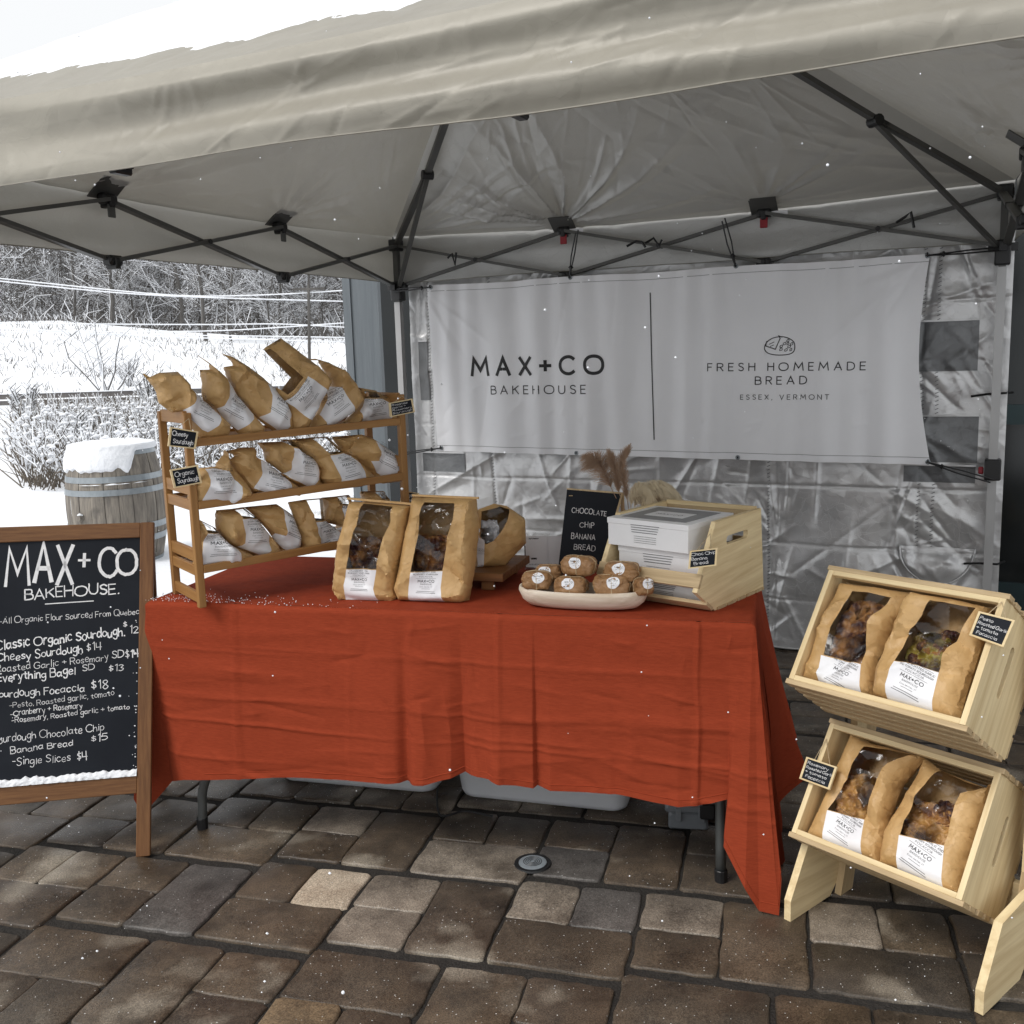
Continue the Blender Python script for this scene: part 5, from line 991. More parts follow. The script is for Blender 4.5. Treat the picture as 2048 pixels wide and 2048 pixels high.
# payment card in a clear stand (its square code is left out)
c = atz(1092, 1136, TH); CF = yawframe(c, -3); cs = thing('card_stand', 'small printed white payment card in a clear holder behind the banana breads', 'card stand', c)
q0, q1 = CF.loc(1052, 1138), CF.loc(1120, 1062)
m = MB(); m.box(CF, q0[0], q0[0]+.072, .004, .108, -.002, -.0005); m.build('card', 'whitebox', cs)
m = MB(); m.box(CF, q0[0]+.048, q0[0]+.12, .002, .106, -.006, -.004); m.build('card', 'whitebox', cs)
m = MB(); m.box(CF, q0[0]-.004, q0[0]+.124, .0, .118, -.010, -.0075); m.build('holder', 'film', cs)
m = MB(); m.box(CF, q0[0]-.004, q0[0]+.124, .0, .003, -.03, .03); m.build('holder_foot', 'film', cs)
cfn = lambda x, y, dz: CF(q0[0]+x, y, dz)
m = MB(); text(m, 'Max+Co Bakehouse', (.012, .098), (.044, .098), .0045, cfn, off=.0002, wt=.16); text(m, 'venmo', (.018, .030), (.036, .030), .0075, cfn, off=.0002, wt=.24); text(m, 'Scan the code to pay', (.011, .012), (.045, .012), .0036, cfn, off=.0002); text(m, 'Porch', (.052, .074), (.070, .074), .006, cfn, off=.0002-.003, wt=.2)
m.build('lettering', 'ink', cs)
# small double sided slate sign: CHOCOLATE CHIP BANANA BREAD
bl, brp = atz(1113, 1150, TH), atz(1202, 1150, TH); X = unit((brp-bl)*A3(1, 1, 0)); bk = A3(-X[1], X[0], 0)
SB = Frame(bl, X, unit(Z3*.27+bk*.055)); g1 = lambda u, v: SB.loc(u, v)
slate = thing('slate_sign', 'standing black slate sign reading chocolate chip banana bread', 'sign', bl)
pol = [g1(1116, 1140), g1(1203, 1128), g1(1242, 988), g1(1134, 979)]; pol = [pol[0], pol[1]+np.array([.0, 0]), pol[2], pol[3]]
m = MB(); m.prism(SB, pol, -.006, 0); m.build('board', 'slate', slate)
m = MB(); ep = lambda q, d: np.array(q)+np.array(d)
m.prism(SB, [pol[1], ep(pol[1], (.008, 0)), ep(pol[2], (.008, .004)), pol[2]], -.007, .001); m.prism(SB, [pol[3], pol[2], ep(pol[2], (.008, .005)), ep(pol[3], (-.002, .005))], -.007, .001); m.build('edge_strip', 'pine_shaded', slate)
m = MB(); Fb = Frame(SB(pol[2][0]+.004, pol[2][1], -.004), X, unit(-Z3*.27+bk*.09)); m.box(Fb, -.006, .006, -.0, .29, -.006, .006); m.box(Fb, -.17, -.158, 0, .29, -.006, .006); m.build('rear_leg', 'pine_shaded', slate)
h1 = lambda x, y: g1(1000+x*.28986, 880+y*.28986); m = MB(); sf = lambda x, y, dz: SB(x, y, dz)
for tx, a, b, hh in (('CHOCOLATE', (495, 498), (732, 524), .0155), ('CHIP', (550, 604), (648, 606), .0155), ('BANANA', (492, 678), (655, 690), .0165), ('BREAD', (510, 752), (655, 768), .0165)): text(m, tx, h1(*a), h1(*b), hh, sf, wt=.11, jit=.12, k=3, gap=2.3, off=.0005)
m.build('chalk_lettering', 'chalk', slate)
# dried grasses behind the sign
vs = aty(1262, 1130, 3.12); pg = thing('dried_grass_bunch', 'bunch of dried brown grass and cream pampas plumes behind the slate sign', 'dried grass', (vs[0], vs[1], TH))
m = MB(); m.lathe(Frame((vs[0], vs[1], TH), (1, 0, 0), Z3), [(.0, 0), (.035, 0), (.045, .05), (.03, .11), (.02, .15), (.024, .165)], 20); m.build('vase', 'label', pg, smooth=True)
def plume(tipuv, base_y, L, spread, mk, n, droop=0., y=3.10, thick=.00045, seed=0, arcv=None):
    rn = random.Random(seed); pts = [aty(u, v, y) for u, v in tipuv]; C = cat(pts, 6); m = MB(); nn = len(C)
    m.tube([A3(vs[0], vs[1], TH+.14)]+[C[0]]+C[1:], .0012, 4)
    for i in range(n):
        f = rn.random()**.8; k = min(nn-2, int(f*(nn-1))); p = C[k]+(C[k+1]-C[k])*rn.random(); d = unit(C[min(k+2, nn-1)]-C[k]); wdt = spread*math.sin(math.pi*min(1, .12+f*.88))**.7
        s = unit(A3(rn.gauss(0, 1), rn.gauss(0, 1), rn.gauss(0, 1))); s = unit(s-d*(s @ d)); L_ = L*rn.uniform(.6, 1.2)
        q = p+s*wdt*.45+d*L_*.5; r_ = p+s*wdt*rn.uniform(.7, 1.1)+d*L_-Z3*droop*L_; m.tube([p, q, r_], [thick, thick*1.1, thick*.4], 3, False)
    m.build('plume', mk, pg, fixn=False)
plume([(1255, 1000), (1248, 960), (1244, 925), (1252, 905)], 0, .03, .022, 'pampas_b', 900, y=3.08, seed=1)
plume([(1222, 975), (1206, 940), (1196, 925), (1180, 916)], 0, .035, .055, 'pampas_b', 1000, .4, y=3.10, seed=2)
plume([(1238, 985), (1232, 945), (1222, 915)], 0, .03, .026, 'pampas_b', 800, y=3.09, seed=3)
plume([(1262, 1010), (1266, 990), (1278, 975), (1292, 985), (1290, 1000)], 0, .04, .034, 'pampas_w', 1300, .9, y=3.05, seed=4, thick=.00042)
plume([(1268, 1015), (1290, 975), (1320, 970), (1345, 985), (1352, 1000)], 0, .04, .032, 'pampas_w', 1300, 1.0, y=3.06, seed=5, thick=.00042)
plume([(1262, 1000), (1290, 990), (1325, 990), (1365, 1010)], 0, .04, .045, 'pampas_b', 1100, .5, y=3.13, seed=6)
# ================================================================== TRAY OF WRAPPED BANANA BREADS
tA, tB = atz(1040, 1172, TH), atz(1290, 1202, TH); tX = unit((tB-tA)*A3(1, 1, 0)); tX = unit(TX+TY*-.02); tC = atz(1166, 1213, TH+.002); TRF = Frame(tC, tX, Z3, np.cross(tX, Z3))
tr_ = thing('wooden_tray', 'whitewashed oval wooden tray full of wrapped breads on the table front', 'tray', tC)
LX, LZ = .180, .066
def oval(r, y, n=48):
    o = []
    for k in range(n):
        a = 2*math.pi*k/n; cx = math.copysign(abs(math.cos(a))**.75, math.cos(a)); sz = math.copysign(abs(math.sin(a))**.85, math.sin(a)); o.append(TRF(cx*(LX+r), y+.004*cx*cx, sz*(LZ+r)))
    return o
lev = [(-.055, 0), (-.026, .002), (-.008, .018), (.002, .042), (.0, .054), (-.007, .052), (-.014, .026), (-.03, .010), (-.06, .009)]; V = [p for r, y in lev for p in oval(r, y)]; n = 48
m = MB(); m.add(V, [(k*n+i, k*n+(i+1) % n, (k+1)*n+(i+1) % n, (k+1)*n+i) for k in range(len(lev)-1) for i in range(n)]+[tuple(range(n)), tuple(range((len(lev)-1)*n, len(lev)*n))]); m.build('tray_body', 'tray', tr_, smooth=True)
def wrapped(c, yaw, sx, sy, sz, tilt, seed, lab):
    ca, sn_ = math.cos(yaw), math.sin(yaw); ex = A3(ca, sn_, 0); ez = unit(np.cross(ex, Z3)+Z3*tilt); F = Frame(c, ex, unit(np.cross(ez, ex)), ez)
    t = thing('wrapped_bread', lab, 'wrapped bread', c-Z3*sy*.5, 'paper wrapped banana breads on the tray'); m = MB(); nu, nv = 52, 30
    FW = Folds([(math.cos(t_)*.2+.5, math.sin(t_)*.2, math.cos(t_)*1.4+.5, math.sin(t_)*1.4, .05, .08) for t_ in (0, .8, 2.2, 3.3, 4.4, 5.4)])
    def P(dx, dy, dz, o=0.):
        d_ = A3(dx, dy, dz); s = (abs(dx)**4+abs(dy)**4+abs(dz)**4)**.25; d_ = d_/s; k = 1+.13*ridge(d_[0]*1.6+seed, d_[1]*1.9, d_[2]*1.9)-.08+.06*nz(d_[0]*2+seed, d_[1]*2, d_[2]*2)+.05*ridge(d_[0]*5+seed, d_[1]*4, d_[2]*4)-.16*max(0, abs(d_[0])-.62)*(1+abs(d_[1]))
        return F(d_[0]*sx/2*k*(1+o), d_[1]*sy/2*k*(1+o), d_[2]*sz/2*k*(1+o))
    V = []
    for j in range(nv+1):
        for i in range(nu): th = math.pi*(j+.01)/(nv+.02); ph = 2*math.pi*i/nu; V.append(P(math.cos(th), math.sin(th)*math.cos(ph), math.sin(th)*math.sin(ph)))
    m.add(V, [(j*nu+i, j*nu+(i+1) % nu, (j+1)*nu+(i+1) % nu, (j+1)*nu+i) for j in range(nv) for i in range(nu)]); autosmooth(m.build('paper_wrap', 'kraft_dark', t), 28)
    m = MB(); m.tube([P(math.cos(a), math.sin(a), .15, .012) for a in np.linspace(0, 2*math.pi, 30)], .0011, 4); m.tube([P(.05, math.cos(a), math.sin(a), .012) for a in np.linspace(0, 2*math.pi, 30)], .0011, 4); m.build('string', 'string', t)
    R = .0185; up = .34; n_ = unit(A3(0, up, 1)); rt_ = A3(1, 0, 0); v_ = np.cross(n_, rt_)
    def lf(x, y, dz=0): q = n_*1.0+rt_*(x/(sx*.5))+v_*(y/(sz*.42)); return P(q[0], q[1], q[2], .02+dz*20)
    x0_ = random.Random(seed).uniform(-.12, .12)*sx; ov = [(x0_+R*math.cos(a)*.92, R*math.sin(a)*.95) for a in np.linspace(0, 2*math.pi, 29)[:-1]]
    m = MB(); m.add([lf(x0_, 0)]+[lf(x0_+(x-x0_)*.5, y*.5) for x, y in ov]+[lf(x, y) for x, y in ov], [(0, 1+i, 1+(i+1) % 28) for i in range(28)]+[(1+i, 29+i, 29+(i+1) % 28, 1+(i+1) % 28) for i in range(28)]); m.build('round_sticker', 'label', t, smooth=True)
    m = MB(); text(m, 'MAX+CO', (x0_-R*.62, R*.18), (x0_+R*.62, R*.18), R*.24, lf, wt=.16, gap=2.4, k=2, off=.0004); text(m, 'BAKEHOUSE', (x0_-R*.4, -.08*R), (x0_+R*.4, -.08*R), R*.10, lf, k=2, off=.0004)
    stroke(m, [(x0_-R*.3, -.35*R), (x0_+R*.3, -.35*R)], R*.03, lf, .0004); m.build('sticker_print', 'ink', t)
WL_ = [(1074, 1160, .02, .092, .054, .12, 'wrapped banana bread at the left end of the tray, front row'), (1142, 1172, .022, .102, .056, .0, 'wrapped banana bread second from left in the front row, sticker low'), (1224, 1170, .022, .112, .060, .04, 'wrapped banana bread third in the front row of the tray'), (1283, 1172, .012, .060, .05, .6, 'small wrapped bread squeezed in at the right end of the tray'),
       (1158, 1131, -.010, .108, .058, -.12, 'topmost wrapped banana bread on the left of the pile'), (1244, 1143, -.006, .110, .058, -.10, 'topmost wrapped banana bread on the right of the pile'), (1098, 1146, -.03, .085, .05, .1, 'wrapped bread half hidden behind the left end of the front row')]
for i, (u, v, zo, sx, sy, yw, lb) in enumerate(WL_):
    Fz = Frame(TRF(0, 0, zo), TRF.ex, Z3, TRF.ez); q = Fz.loc(u, v); c = Fz(q[0], max(q[1], .036)); wrapped(c, math.atan2(tX[1], tX[0])+yw, sx, sy, .072, .10, i*2.7, lb)
# ================================================================== CRATE WITH WHITE BOXES ON THE TABLE
P0 = A3(.541, 2.589, TH); ca_ = math.radians(50); CX = A3(math.cos(ca_), math.sin(ca_), 0); CW = A3(-CX[1], CX[0], 0)     # CX backwards, CW to the left
prof = [(0, 0), (-.099, .07), (.004, .243), (.273, .243), (.295, 0)]; CWD = .32
def crate(Fside, prof, wd, th, nm, lab, loc, slats_bottom, slats_back, wood='pine', group=None, parent=None, front=None, handle=True, cat_='crate'):
    root = thing(nm, lab, cat_, loc, group) if parent is None else parent
    P = [np.array(p, float) for p in prof]
    for s in (0, 1):
        z0 = 0 if s == 0 else wd-th
        # side panel with a slotted handle: outer polygon bridged to the slot
        c = handle; n = 10; hx, hy, hl, hr, ang = c; slot = []
        for k in range(n): a = -math.pi/2+math.pi*k/(n-1); slot.append((hl/2+hr*math.cos(a), hr*math.sin(a)))
        for k in range(n): a = math.pi/2+math.pi*k/(n-1); slot.append((-hl/2+hr*math.cos(a), hr*math.sin(a)))
        ca, sa = math.cos(ang), math.sin(ang); slot = [np.array([hx+x*ca-y*sa, hy+x*sa+y*ca]) for x, y in slot]
        op = densify(P, .03); pts = [Vector(p) for p in op]+[Vector(p) for p in slot]; e = [(i, (i+1) % len(op)) for i in range(len(op))]+[(len(op)+i, len(op)+(i+1) % len(slot)) for i in range(len(slot))]
        vo, eo, fo, *_ = delaunay_2d_cdt(pts, e, [], 1, 1e-7); V = np.array([tuple(v) for v in vo]); F_ = [tuple(f) for f in fo if not inpoly(np.array([V[list(f)].mean(0)]), slot)[0] and inpoly(np.array([V[list(f)].mean(0)]), op)[0]]
        m = MB(); m.add([Fside(x, y, z0) for x, y in V]+[Fside(x, y, z0+th) for x, y in V], F_+[tuple(j+len(V) for j in f[::-1]) for f in F_])
        for ring_ in (op, slot): k = len(ring_); m.add([Fside(*p, z0) for p in ring_]+[Fside(*p, z0+th) for p in ring_], [(i, (i+1) % k, k+(i+1) % k, k+i) for i in range(k)])
        m.build('side_panel', wood, root)
    return root
CS = Frame(P0, CX, Z3, CW)
cr1 = crate(CS, prof, CWD, .014, 'wooden_crate', 'slant fronted pale wooden crate of white boxes on the right end of the table', P0+CX*.15+CW*.17, 5, 3, handle=(.128, .183, .105, .012, 0))
for k in range(5): x = .01+k*.058; m = MB(); m.box(CS, x, x+.048, -.0, .008, -.004, CWD+.004); m.build('floor_slat', 'pine_shaded', cr1)
for y in (.02, .10, .18): m = MB(); m.box(CS, .284-.022*y/.243-.004, .294-.022*y/.243, y, y+.055, .0145, CWD-.0145); m.build('back_slat', 'pine_shaded', cr1)
for (x, y) in ((-.015, .012), (-.088, .078)):
    d_ = unit(np.array([-.099, .07])) if y < .05 else unit(np.array([.103, .173])); m = MB(); Fq = Frame(CS(x, y, 0), CX*d_[0]+Z3*d_[1], CW); m.box(Fq, -.0, .038, -.002, CWD+.002, -.001, .009); m.build('front_slat', 'pine_shaded', cr1)
m = MB(); m.box(CS, .262, .274, .236, .248, .014, CWD-.014); m.build('top_rail', 'pine', cr1)
gb = 'white bakery boxes stacked in the table crate'
def wbox(o, L, Wd, H, lab, turned=0.):
    ex = unit(CW*math.cos(turned)+CX*math.sin(turned))*-1; Fb = Frame(o, ex, Z3, np.cross(ex, Z3)); b = thing('bakery_box', lab, 'box', o+ex*L/2, gb)
    m = MB(); m.box(Fb, 0, L, 0, H-.012, -Wd, 0, .001); m.build('box_base', 'whitebox', b); m = MB(); m.box(Fb, -.002, L+.002, H-.016, H, -Wd-.002, .002, .001); m.build('box_lid', 'whitebox', b)
    m = MB(); m.box(Fb, L*.10, L*.90, H, H+.0008, -Wd*.92, -Wd*.12); m.build('dark_print_panel', 'greyprint', b); m = MB(); m.box(Fb, L*.26, L*.74, H+.0008, H+.0014, -Wd*.66, -Wd*.34); m.build('white_logo_panel', 'whitebox', b)
    m = MB(); text(m, 'MAX+CO', (L*.34, -Wd*-.46), (L*.66, Wd*.46), .012, lambda x, y, dz: Fb(x, H+.0016+dz, -y), wt=.15, gap=2.4, k=2, off=.0002)
    for k in range(4): stroke(m, [(L*(.30+.004*k), H*(.82-.085*k)), (L*(.66-.01*k), H*(.82-.085*k))], .0016, lambda x, y, dz: Fb(x, y, .0022+dz), .0002)
    for k in range(4): stroke(m, [(L*(.34), H*(.42-.075*k)), (L*(.62), H*(.42-.075*k))], .0009, lambda x, y, dz: Fb(x, y, .0022+dz), .0002)
    m.build('box_print', 'greyink', b)
f1 = atplane(1251, 1083, CS(-.062, 0, 0), CX); ob = CS(-.05, 0, 0)
wbox(CS(-.012, .012, CWD-.032), .27, .22, .058, 'bottom white bakery box, mostly hidden behind the crate slats')
wbox(CS(-.03, .072, CWD-.032), .27, .22, .085, 'middle white bakery box in the table crate')
wbox(CS(-.045, .160, CWD-.006), .262, .24, .078, 'top white bakery box jutting out of the crate with a dark printed lid', .03)
# ================================================================== SMALL SLATE TAGS
def tag(F, pol, lines, lab, hang=None, hh=.010, wt=.13, th=.004):
    t = thing('slate_tag', lab, 'sign', F(*np.mean(pol, 0)), 'small framed slate tags'); c = np.mean(pol, 0); inner = [c+(p-c)*.87 for p in pol]
    m = MB(); m.prism(F, pol, -th, 0); m.build('frame_back', 'pine', t)
    m = MB(); n = 4
    for i in range(4): a, b, c_, d_ = pol[i], pol[(i+1) % 4], inner[(i+1) % 4], inner[i]; m.prism(F, [a, b, c_, d_], 0, .0022)
    m.build('frame', 'pine', t); m = MB(); m.prism(F, inner, 0, .0009); m.build('slate', 'slate', t)
    m = MB(); X = unit(np.array(pol[1])-np.array(pol[0])); Y = np.array([-X[1], X[0]]); W_ = np.linalg.norm(np.array(pol[1])-pol[0]); H_ = np.linalg.norm(np.array(pol[3])-pol[0])
    for k, (tx, x0, x1) in enumerate(lines):
        y = H_*(1-.12-(k+.78)*.76/len(lines)); h = H_*.76/len(lines)*.62; o = np.array(pol[0])+(np.array(pol[3])-pol[0])*y/H_; text(m, tx, o+X*W_*x0, o+X*W_*x1, h, lambda x, y, dz: F(x, y, .0012+dz), wt=wt, gap=1.1, jit=.10, k=3, off=.0003, space=2)
    m.build('chalk_lettering', 'chalk', t)
    if hang is not None:
        m = MB(); 
        for p in (pol[3]*.75+pol[2]*.25, pol[3]*.25+pol[2]*.75): m.tube([F(*p, -.001), hang], .0009, 4)
        m.build('twine', 'string', t)
FT = Frame(SF(0, 0, .016), SX, Z3, -SD)
tp4 = lambda F, s: [F.loc(u, v) for u, v in px(s)]
tag(FT, tp4(FT, "C108,362 488,400 528,160 140,95"), [('Cheesy', .10, .66), ('Sourdough', .16, .88)], 'slate tag reading cheesy sourdough on the upper left of the shelf', SF(.012, .55, .006))
tag(FT, tp4(FT, "C195,940 578,868 522,620 135,690"), [('Organic', .12, .80), ('Sourdough', .16, .92)], 'slate tag reading organic sourdough on the left leg of the shelf', SF(.012, .36, .006))
tag(FT, tp4(FT, "B1595,990 1872,932 1842,780 1578,830"), [('Roasted', .1, .72), ('Garlic +', .1, .65), ('Rosemary', .1, .9), ('Sourdough', .1, .88)], 'slate tag reading roasted garlic and rosemary at the top right of the shelf', SF(SL-.01, .56, .004))
FT2 = Frame(SF(0, 0, -.02), SX, Z3, -SD)
tag(FT2, tp4(FT2, "D1730,1150 1960,1170 1985,1010 1755,975"), [('Everything', .1, .9), ('Bagel', .1, .6)], 'slate tag reading everything bagel, half hidden behind the right focaccia bag', SF(SL-.01, .25, .0))
FT3 = Frame(P0-CX*.110-CW*.0+A3(0, 0, 0), unit(-CW*.93+CX*.25), Z3)
FT3 = Frame(CS(-.105, .10, -.03), unit(-CW+CX*.1), Z3)
tag(FT3, tp4(FT3, "H1300,888 1495,865 1503,745 1312,765"), [('Choc Chip', .08, .93), ('Banana', .1, .66), ('Bread', .2, .7)], 'slate tag reading choc chip banana bread on the corner of the table crate', CS(-.02, .215, .004), wt=.12)
# ================================================================== A-FRAME CHALKBOARD
fR = atz(300, 1712, 0); bw = math.radians(13); AX = A3(math.cos(bw), math.sin(bw), 0); AB = A3(-AX[1], AX[0], 0)
apz = None
for z_ in np.linspace(.8, 1.5, 200):       # top corner: where the sight line meets the leaning frame
    q = atplane(308, 1044, fR+AB*.235, AB)
TOPC = atplane(308, 1044, fR+AB*.235, AB); H_A = TOPC[2]; upv = unit(TOPC-fR); LF = np.linalg.norm(TOPC-fR); AX0 = AX; ax2 = unit(AX-upv*(AX @ upv)); AX = unit(AX*.5+ax2*.5); AF = Frame(fR, AX, upv, np.cross(AX, upv))
WDT = .66
sg = thing('chalkboard_sign', 'tall brown framed A shaped chalkboard with the hand lettered bread menu', 'sign', fR-AX*WDT/2+AB*.23)
g5 = lambda u, v: AF.loc(u, v)
yb = g5(150, 1595)[1]; yb2 = g5(150, 1555)[1]
for x in (-.040, -WDT): m = MB(); m.box(AF, x, x+.040, 0, LF, -.022, 0, .002); m.build('stile', 'brownwood', sg)
m = MB(); m.box(AF, -WDT+.040, -.040, LF-.046, LF, -.022, -.001, .002); m.build('top_rail', 'brownwood', sg)
m = MB(); m.box(AF, -WDT+.040, -.040, g5(150, 1598)[1], g5(150, 1562)[1], -.022, -.001, .002); m.build('bottom_rail', 'brownwood', sg)
yb = g5(150, 1562)[1]
m = MB(); m.box(AF, -WDT+.040, -.040, yb, LF-.046, -.014, -.008); m.build('slate', 'slate', sg)
BK = Frame(fR+AB*.47, AX, unit(TOPC-fR-AB*.47)); BK.ez = -unit(np.cross(BK.ex, BK.ey))
for x in (-.040, -WDT): m = MB(); m.box(BK, x, x+.036, 0, LF-.03, -.0, .022, .002); m.build('rear_leg', 'brownwood', sg)
m = MB(); m.box(BK, -WDT+.036, -.040, .15, .19, 0, .02, .002); m.build('rear_rail', 'brownwood', sg)
m = MB(); m.box(BK, -WDT+.036, -.040, .19, LF-.08, .006, .012); m.build('rear_slate', 'slate', sg)
m = MB(); c5 = lambda x, y: g5(x*.35714, 1030+y*.35714); af = lambda x, y, dz: AF(x, y, -.008+dz)
def hand(s, a, b, h, wt=.10, j=.16, gap=1.3, space=3.): text(m, s, c5(*a), c5(*b), h*.35714/655, af, wt=wt, jit=j, k=3, gap=gap, space=space, off=.0006)
text(m, 'MAX', c5(28, 392), c5(402, 375), .111, af, wt=.10, jit=.08, gap=1.9, off=.0006); text(m, '+', c5(437, 316), c5(497, 314), .068, af, wt=.12, jit=.05, off=.0006)
text(m, 'C', c5(556, 358), c5(650, 350), .092, af, wt=.11, jit=.1, off=.0006); text(m, 'O', c5(655, 335), c5(765, 326), .077, af, wt=.10, jit=.1, off=.0006)
hand('BAKEHOUSE.', (135, 474), (662, 434), 52, .13); stroke(m, [c5(248, 499), c5(380, 490), c5(522, 481)], .0028, af, .0006)
hand('-All Organic Flour Sourced From Quebec.', (-8, 612), (785, 552), 32, .08)
hand('Classic Organic Sourdough.', (-30, 758), (695, 672), 48, .13); hand('$', (688, 628), (708, 626), 30, .14); hand('12', (724, 664), (772, 660), 40, .11)
hand('Cheesy Sourdough', (-25, 825), (458, 768), 42, .12); hand('$14', (482, 762), (566, 754), 40, .09)
hand('Roasted Garlic + Rosemary', (-25, 885), (604, 812), 34, .08); hand('SD', (625, 804), (690, 800), 36, .11); hand('$14', (702, 808), (775, 798), 42, .12)
hand('Everything Bagel', (-20, 935), (418, 892), 42, .13); hand('SD', (460, 876), (526, 868), 32, .10); hand('$13', (606, 878), (690, 872), 36, .10)
hand('Sourdough Focaccia', (-45, 1030), (470, 985), 38, .11); hand('$18', (508, 978), (602, 968), 44, .10)
hand('-Pesto, Roasted garlic, tomato', (50, 1085), (636, 1010), 28, .08); hand('-Cranberry + Rosemary', (55, 1128), (458, 1082), 30, .10); hand('-Rosemary, Roasted garlic + tomato', (62, 1166), (722, 1086), 28, .10)
hand('Sourdough Chocolate Chip', (-45, 1285), (578, 1208), 38, .08); hand('Banana Bread', (55, 1338), (404, 1290), 34, .10); hand('$15', (508, 1270), (598, 1262), 36, .10)
hand('-Single Slices', (65, 1405), (390, 1378), 36, .08); hand('$4', (430, 1378), (486, 1370), 46, .10)
m.build('chalk_lettering', 'chalk', sg)
m = MB(); rn = random.Random(8); NX = 90
def ledge(a, b):
    x = -WDT+.041+(WDT-.082)*a; hh = .020+.006*nz(a*9, 2)+.008*nz(a*40, 1)
    ang = b*math.pi/2; return AF(x, yb+hh*math.cos(ang)*(1-.15*abs(nz(a*60, b*5))), -.0075+.011*math.sin(ang)*(1+.4*nz(a*50, b*9, 3)))
m.grid(ledge, 260, 8); props(m.build('ledge_snow', 'snow', sg, smooth=True), kind='stuff')
m = MB()
for i in range(46):
    x = -.044-abs(rn.gauss(0, .004)) if i < 24 else rn.uniform(-WDT+.05, -.05); y = rn.uniform(yb+.02, LF*.75); r = rn.uniform(.0012, .003); c = AF(x, y, -.007)
    m.add([c+A3(*p)*r for p in ((1, 0, 0), (-1, 0, 0), (0, 1, 0), (0, -1, 0), (0, 0, 1), (0, 0, -1))], [(0, 2, 4), (2, 1, 4), (1, 3, 4), (3, 0, 4), (2, 0, 5), (1, 2, 5), (3, 1, 5), (0, 3, 5)])
props(m.build('snow_flecks', 'snow', sg), kind='stuff')
# ================================================================== BARREL
bp_ = aty(233, 1000, 7.25); BRF = Frame((bp_[0], 7.25, .0), (1, 0, 0), Z3); BRF.ez = A3(0, -1, 0)
BH = atplane(233, 893, (0, 7.25, 0), (0, 1, 0))[2]; ba = thing('wine_barrel', 'weathered oak barrel with galvanised hoops standing in the snow', 'barrel', BRF.o)
rad = lambda y: .285+.062*(1-((y/BH-.5)/.5)**2)
NS = 22
for k in range(NS):
    m = MB(); a0, a1 = 2*math.pi*k/NS+.004, 2*math.pi*(k+1)/NS-.004; dr = random.uniform(-.002, .002)
    m.grid(lambda a, b: BRF((rad(b*BH)+dr-.004*(abs(a-.5)*2)**6)*math.cos(a0+(a1-a0)*a), b*BH, (rad(b*BH)+dr-.004*(abs(a-.5)*2)**6)*math.sin(a0+(a1-a0)*a)), 6, 14); m.build('stave', 'stave', ba, smooth=True)
m = MB(); m.lathe(BRF, [(0, BH-.03), (.283, BH-.03)], 32); m.build('head', 'stave', ba)
for y, hh in ((.0, .05), (.20, .045), (.30, .045), (.585, .042), (.685, .042), (.885, .05)):
    y *= BH/.935; m = MB(); m.lathe(BRF, [(rad(y)-.002, y), (rad(y)+.004, y), (rad(y+hh)+.004, y+hh), (rad(y+hh)-.002, y+hh)], 48); m.build('hoop', 'hoop', ba)
m = MB(); q = BRF(rad(.39)*math.cos(1.95), .39, rad(.39)*math.sin(1.95)); nn = unit((q-BRF.o)*A3(1, 1, 0)); m.tube([q-nn*.01, q+nn*.035], [.026, .02], 12); m.build('bung', 'stave', ba)
m = MB(); m.tube([q+nn*.012+Z3*.022-A3(.02, 0, 0), q+nn*.02+Z3*.026, q+nn*.012+Z3*.022+A3(.02, 0, 0)], [.004, .012, .004], 8); m.build('bung_snow', 'snow', ba, smooth=True)
m = MB()
def cap_(a, b):
    an = 2*math.pi*a; front = max(0, math.sin(an-.35))**1.2; R = .300+.015*nz(math.cos(an)*2, math.sin(an)*2)
    if b < .6: r = R*b/.6; return BRF(r*math.cos(an), BH+.045+.012*nz(r*9*math.cos(an), r*9*math.sin(an))-.02*(r/R)**6, r*math.sin(an))
    t = (b-.6)/.4; dn = (.055+.155*(front > .25)*min(1, (front-.25)*6)*(.85+.3*nz(an*5, 3)))*t if front > .25 else .05*t
    y = BH+.034-dn; rr = max(R, rad(min(BH, max(0, y)))+.016+.012*math.sin(math.pi*t)) if t < .97 else rad(min(BH, max(0, y)))-.004; return BRF(rr*math.cos(an), y, rr*math.sin(an))
m.grid(cap_, 120, 34); solo(m.build('barrel_snow', 'snow', smooth=True), 'thick cap of snow on top of the barrel, sliding down its front', 'snow')
m = MB()
def hs_(a, b): an = math.pi*(.12+.55*a)+.0; th = .012*max(0, .35+nz(a*9, 2))*math.sin(math.pi*a); y = .625*BH/.935+.030; return BRF((rad(y)+.004+th*1.5*math.cos(b*1.57))*math.cos(an), y+.012+th*math.sin(b*1.57), (rad(y)+.004+th*1.5*math.cos(b*1.57))*math.sin(an))
m.grid(hs_, 60, 5); m.build('hoop_snow', 'snow', ba, smooth=True)
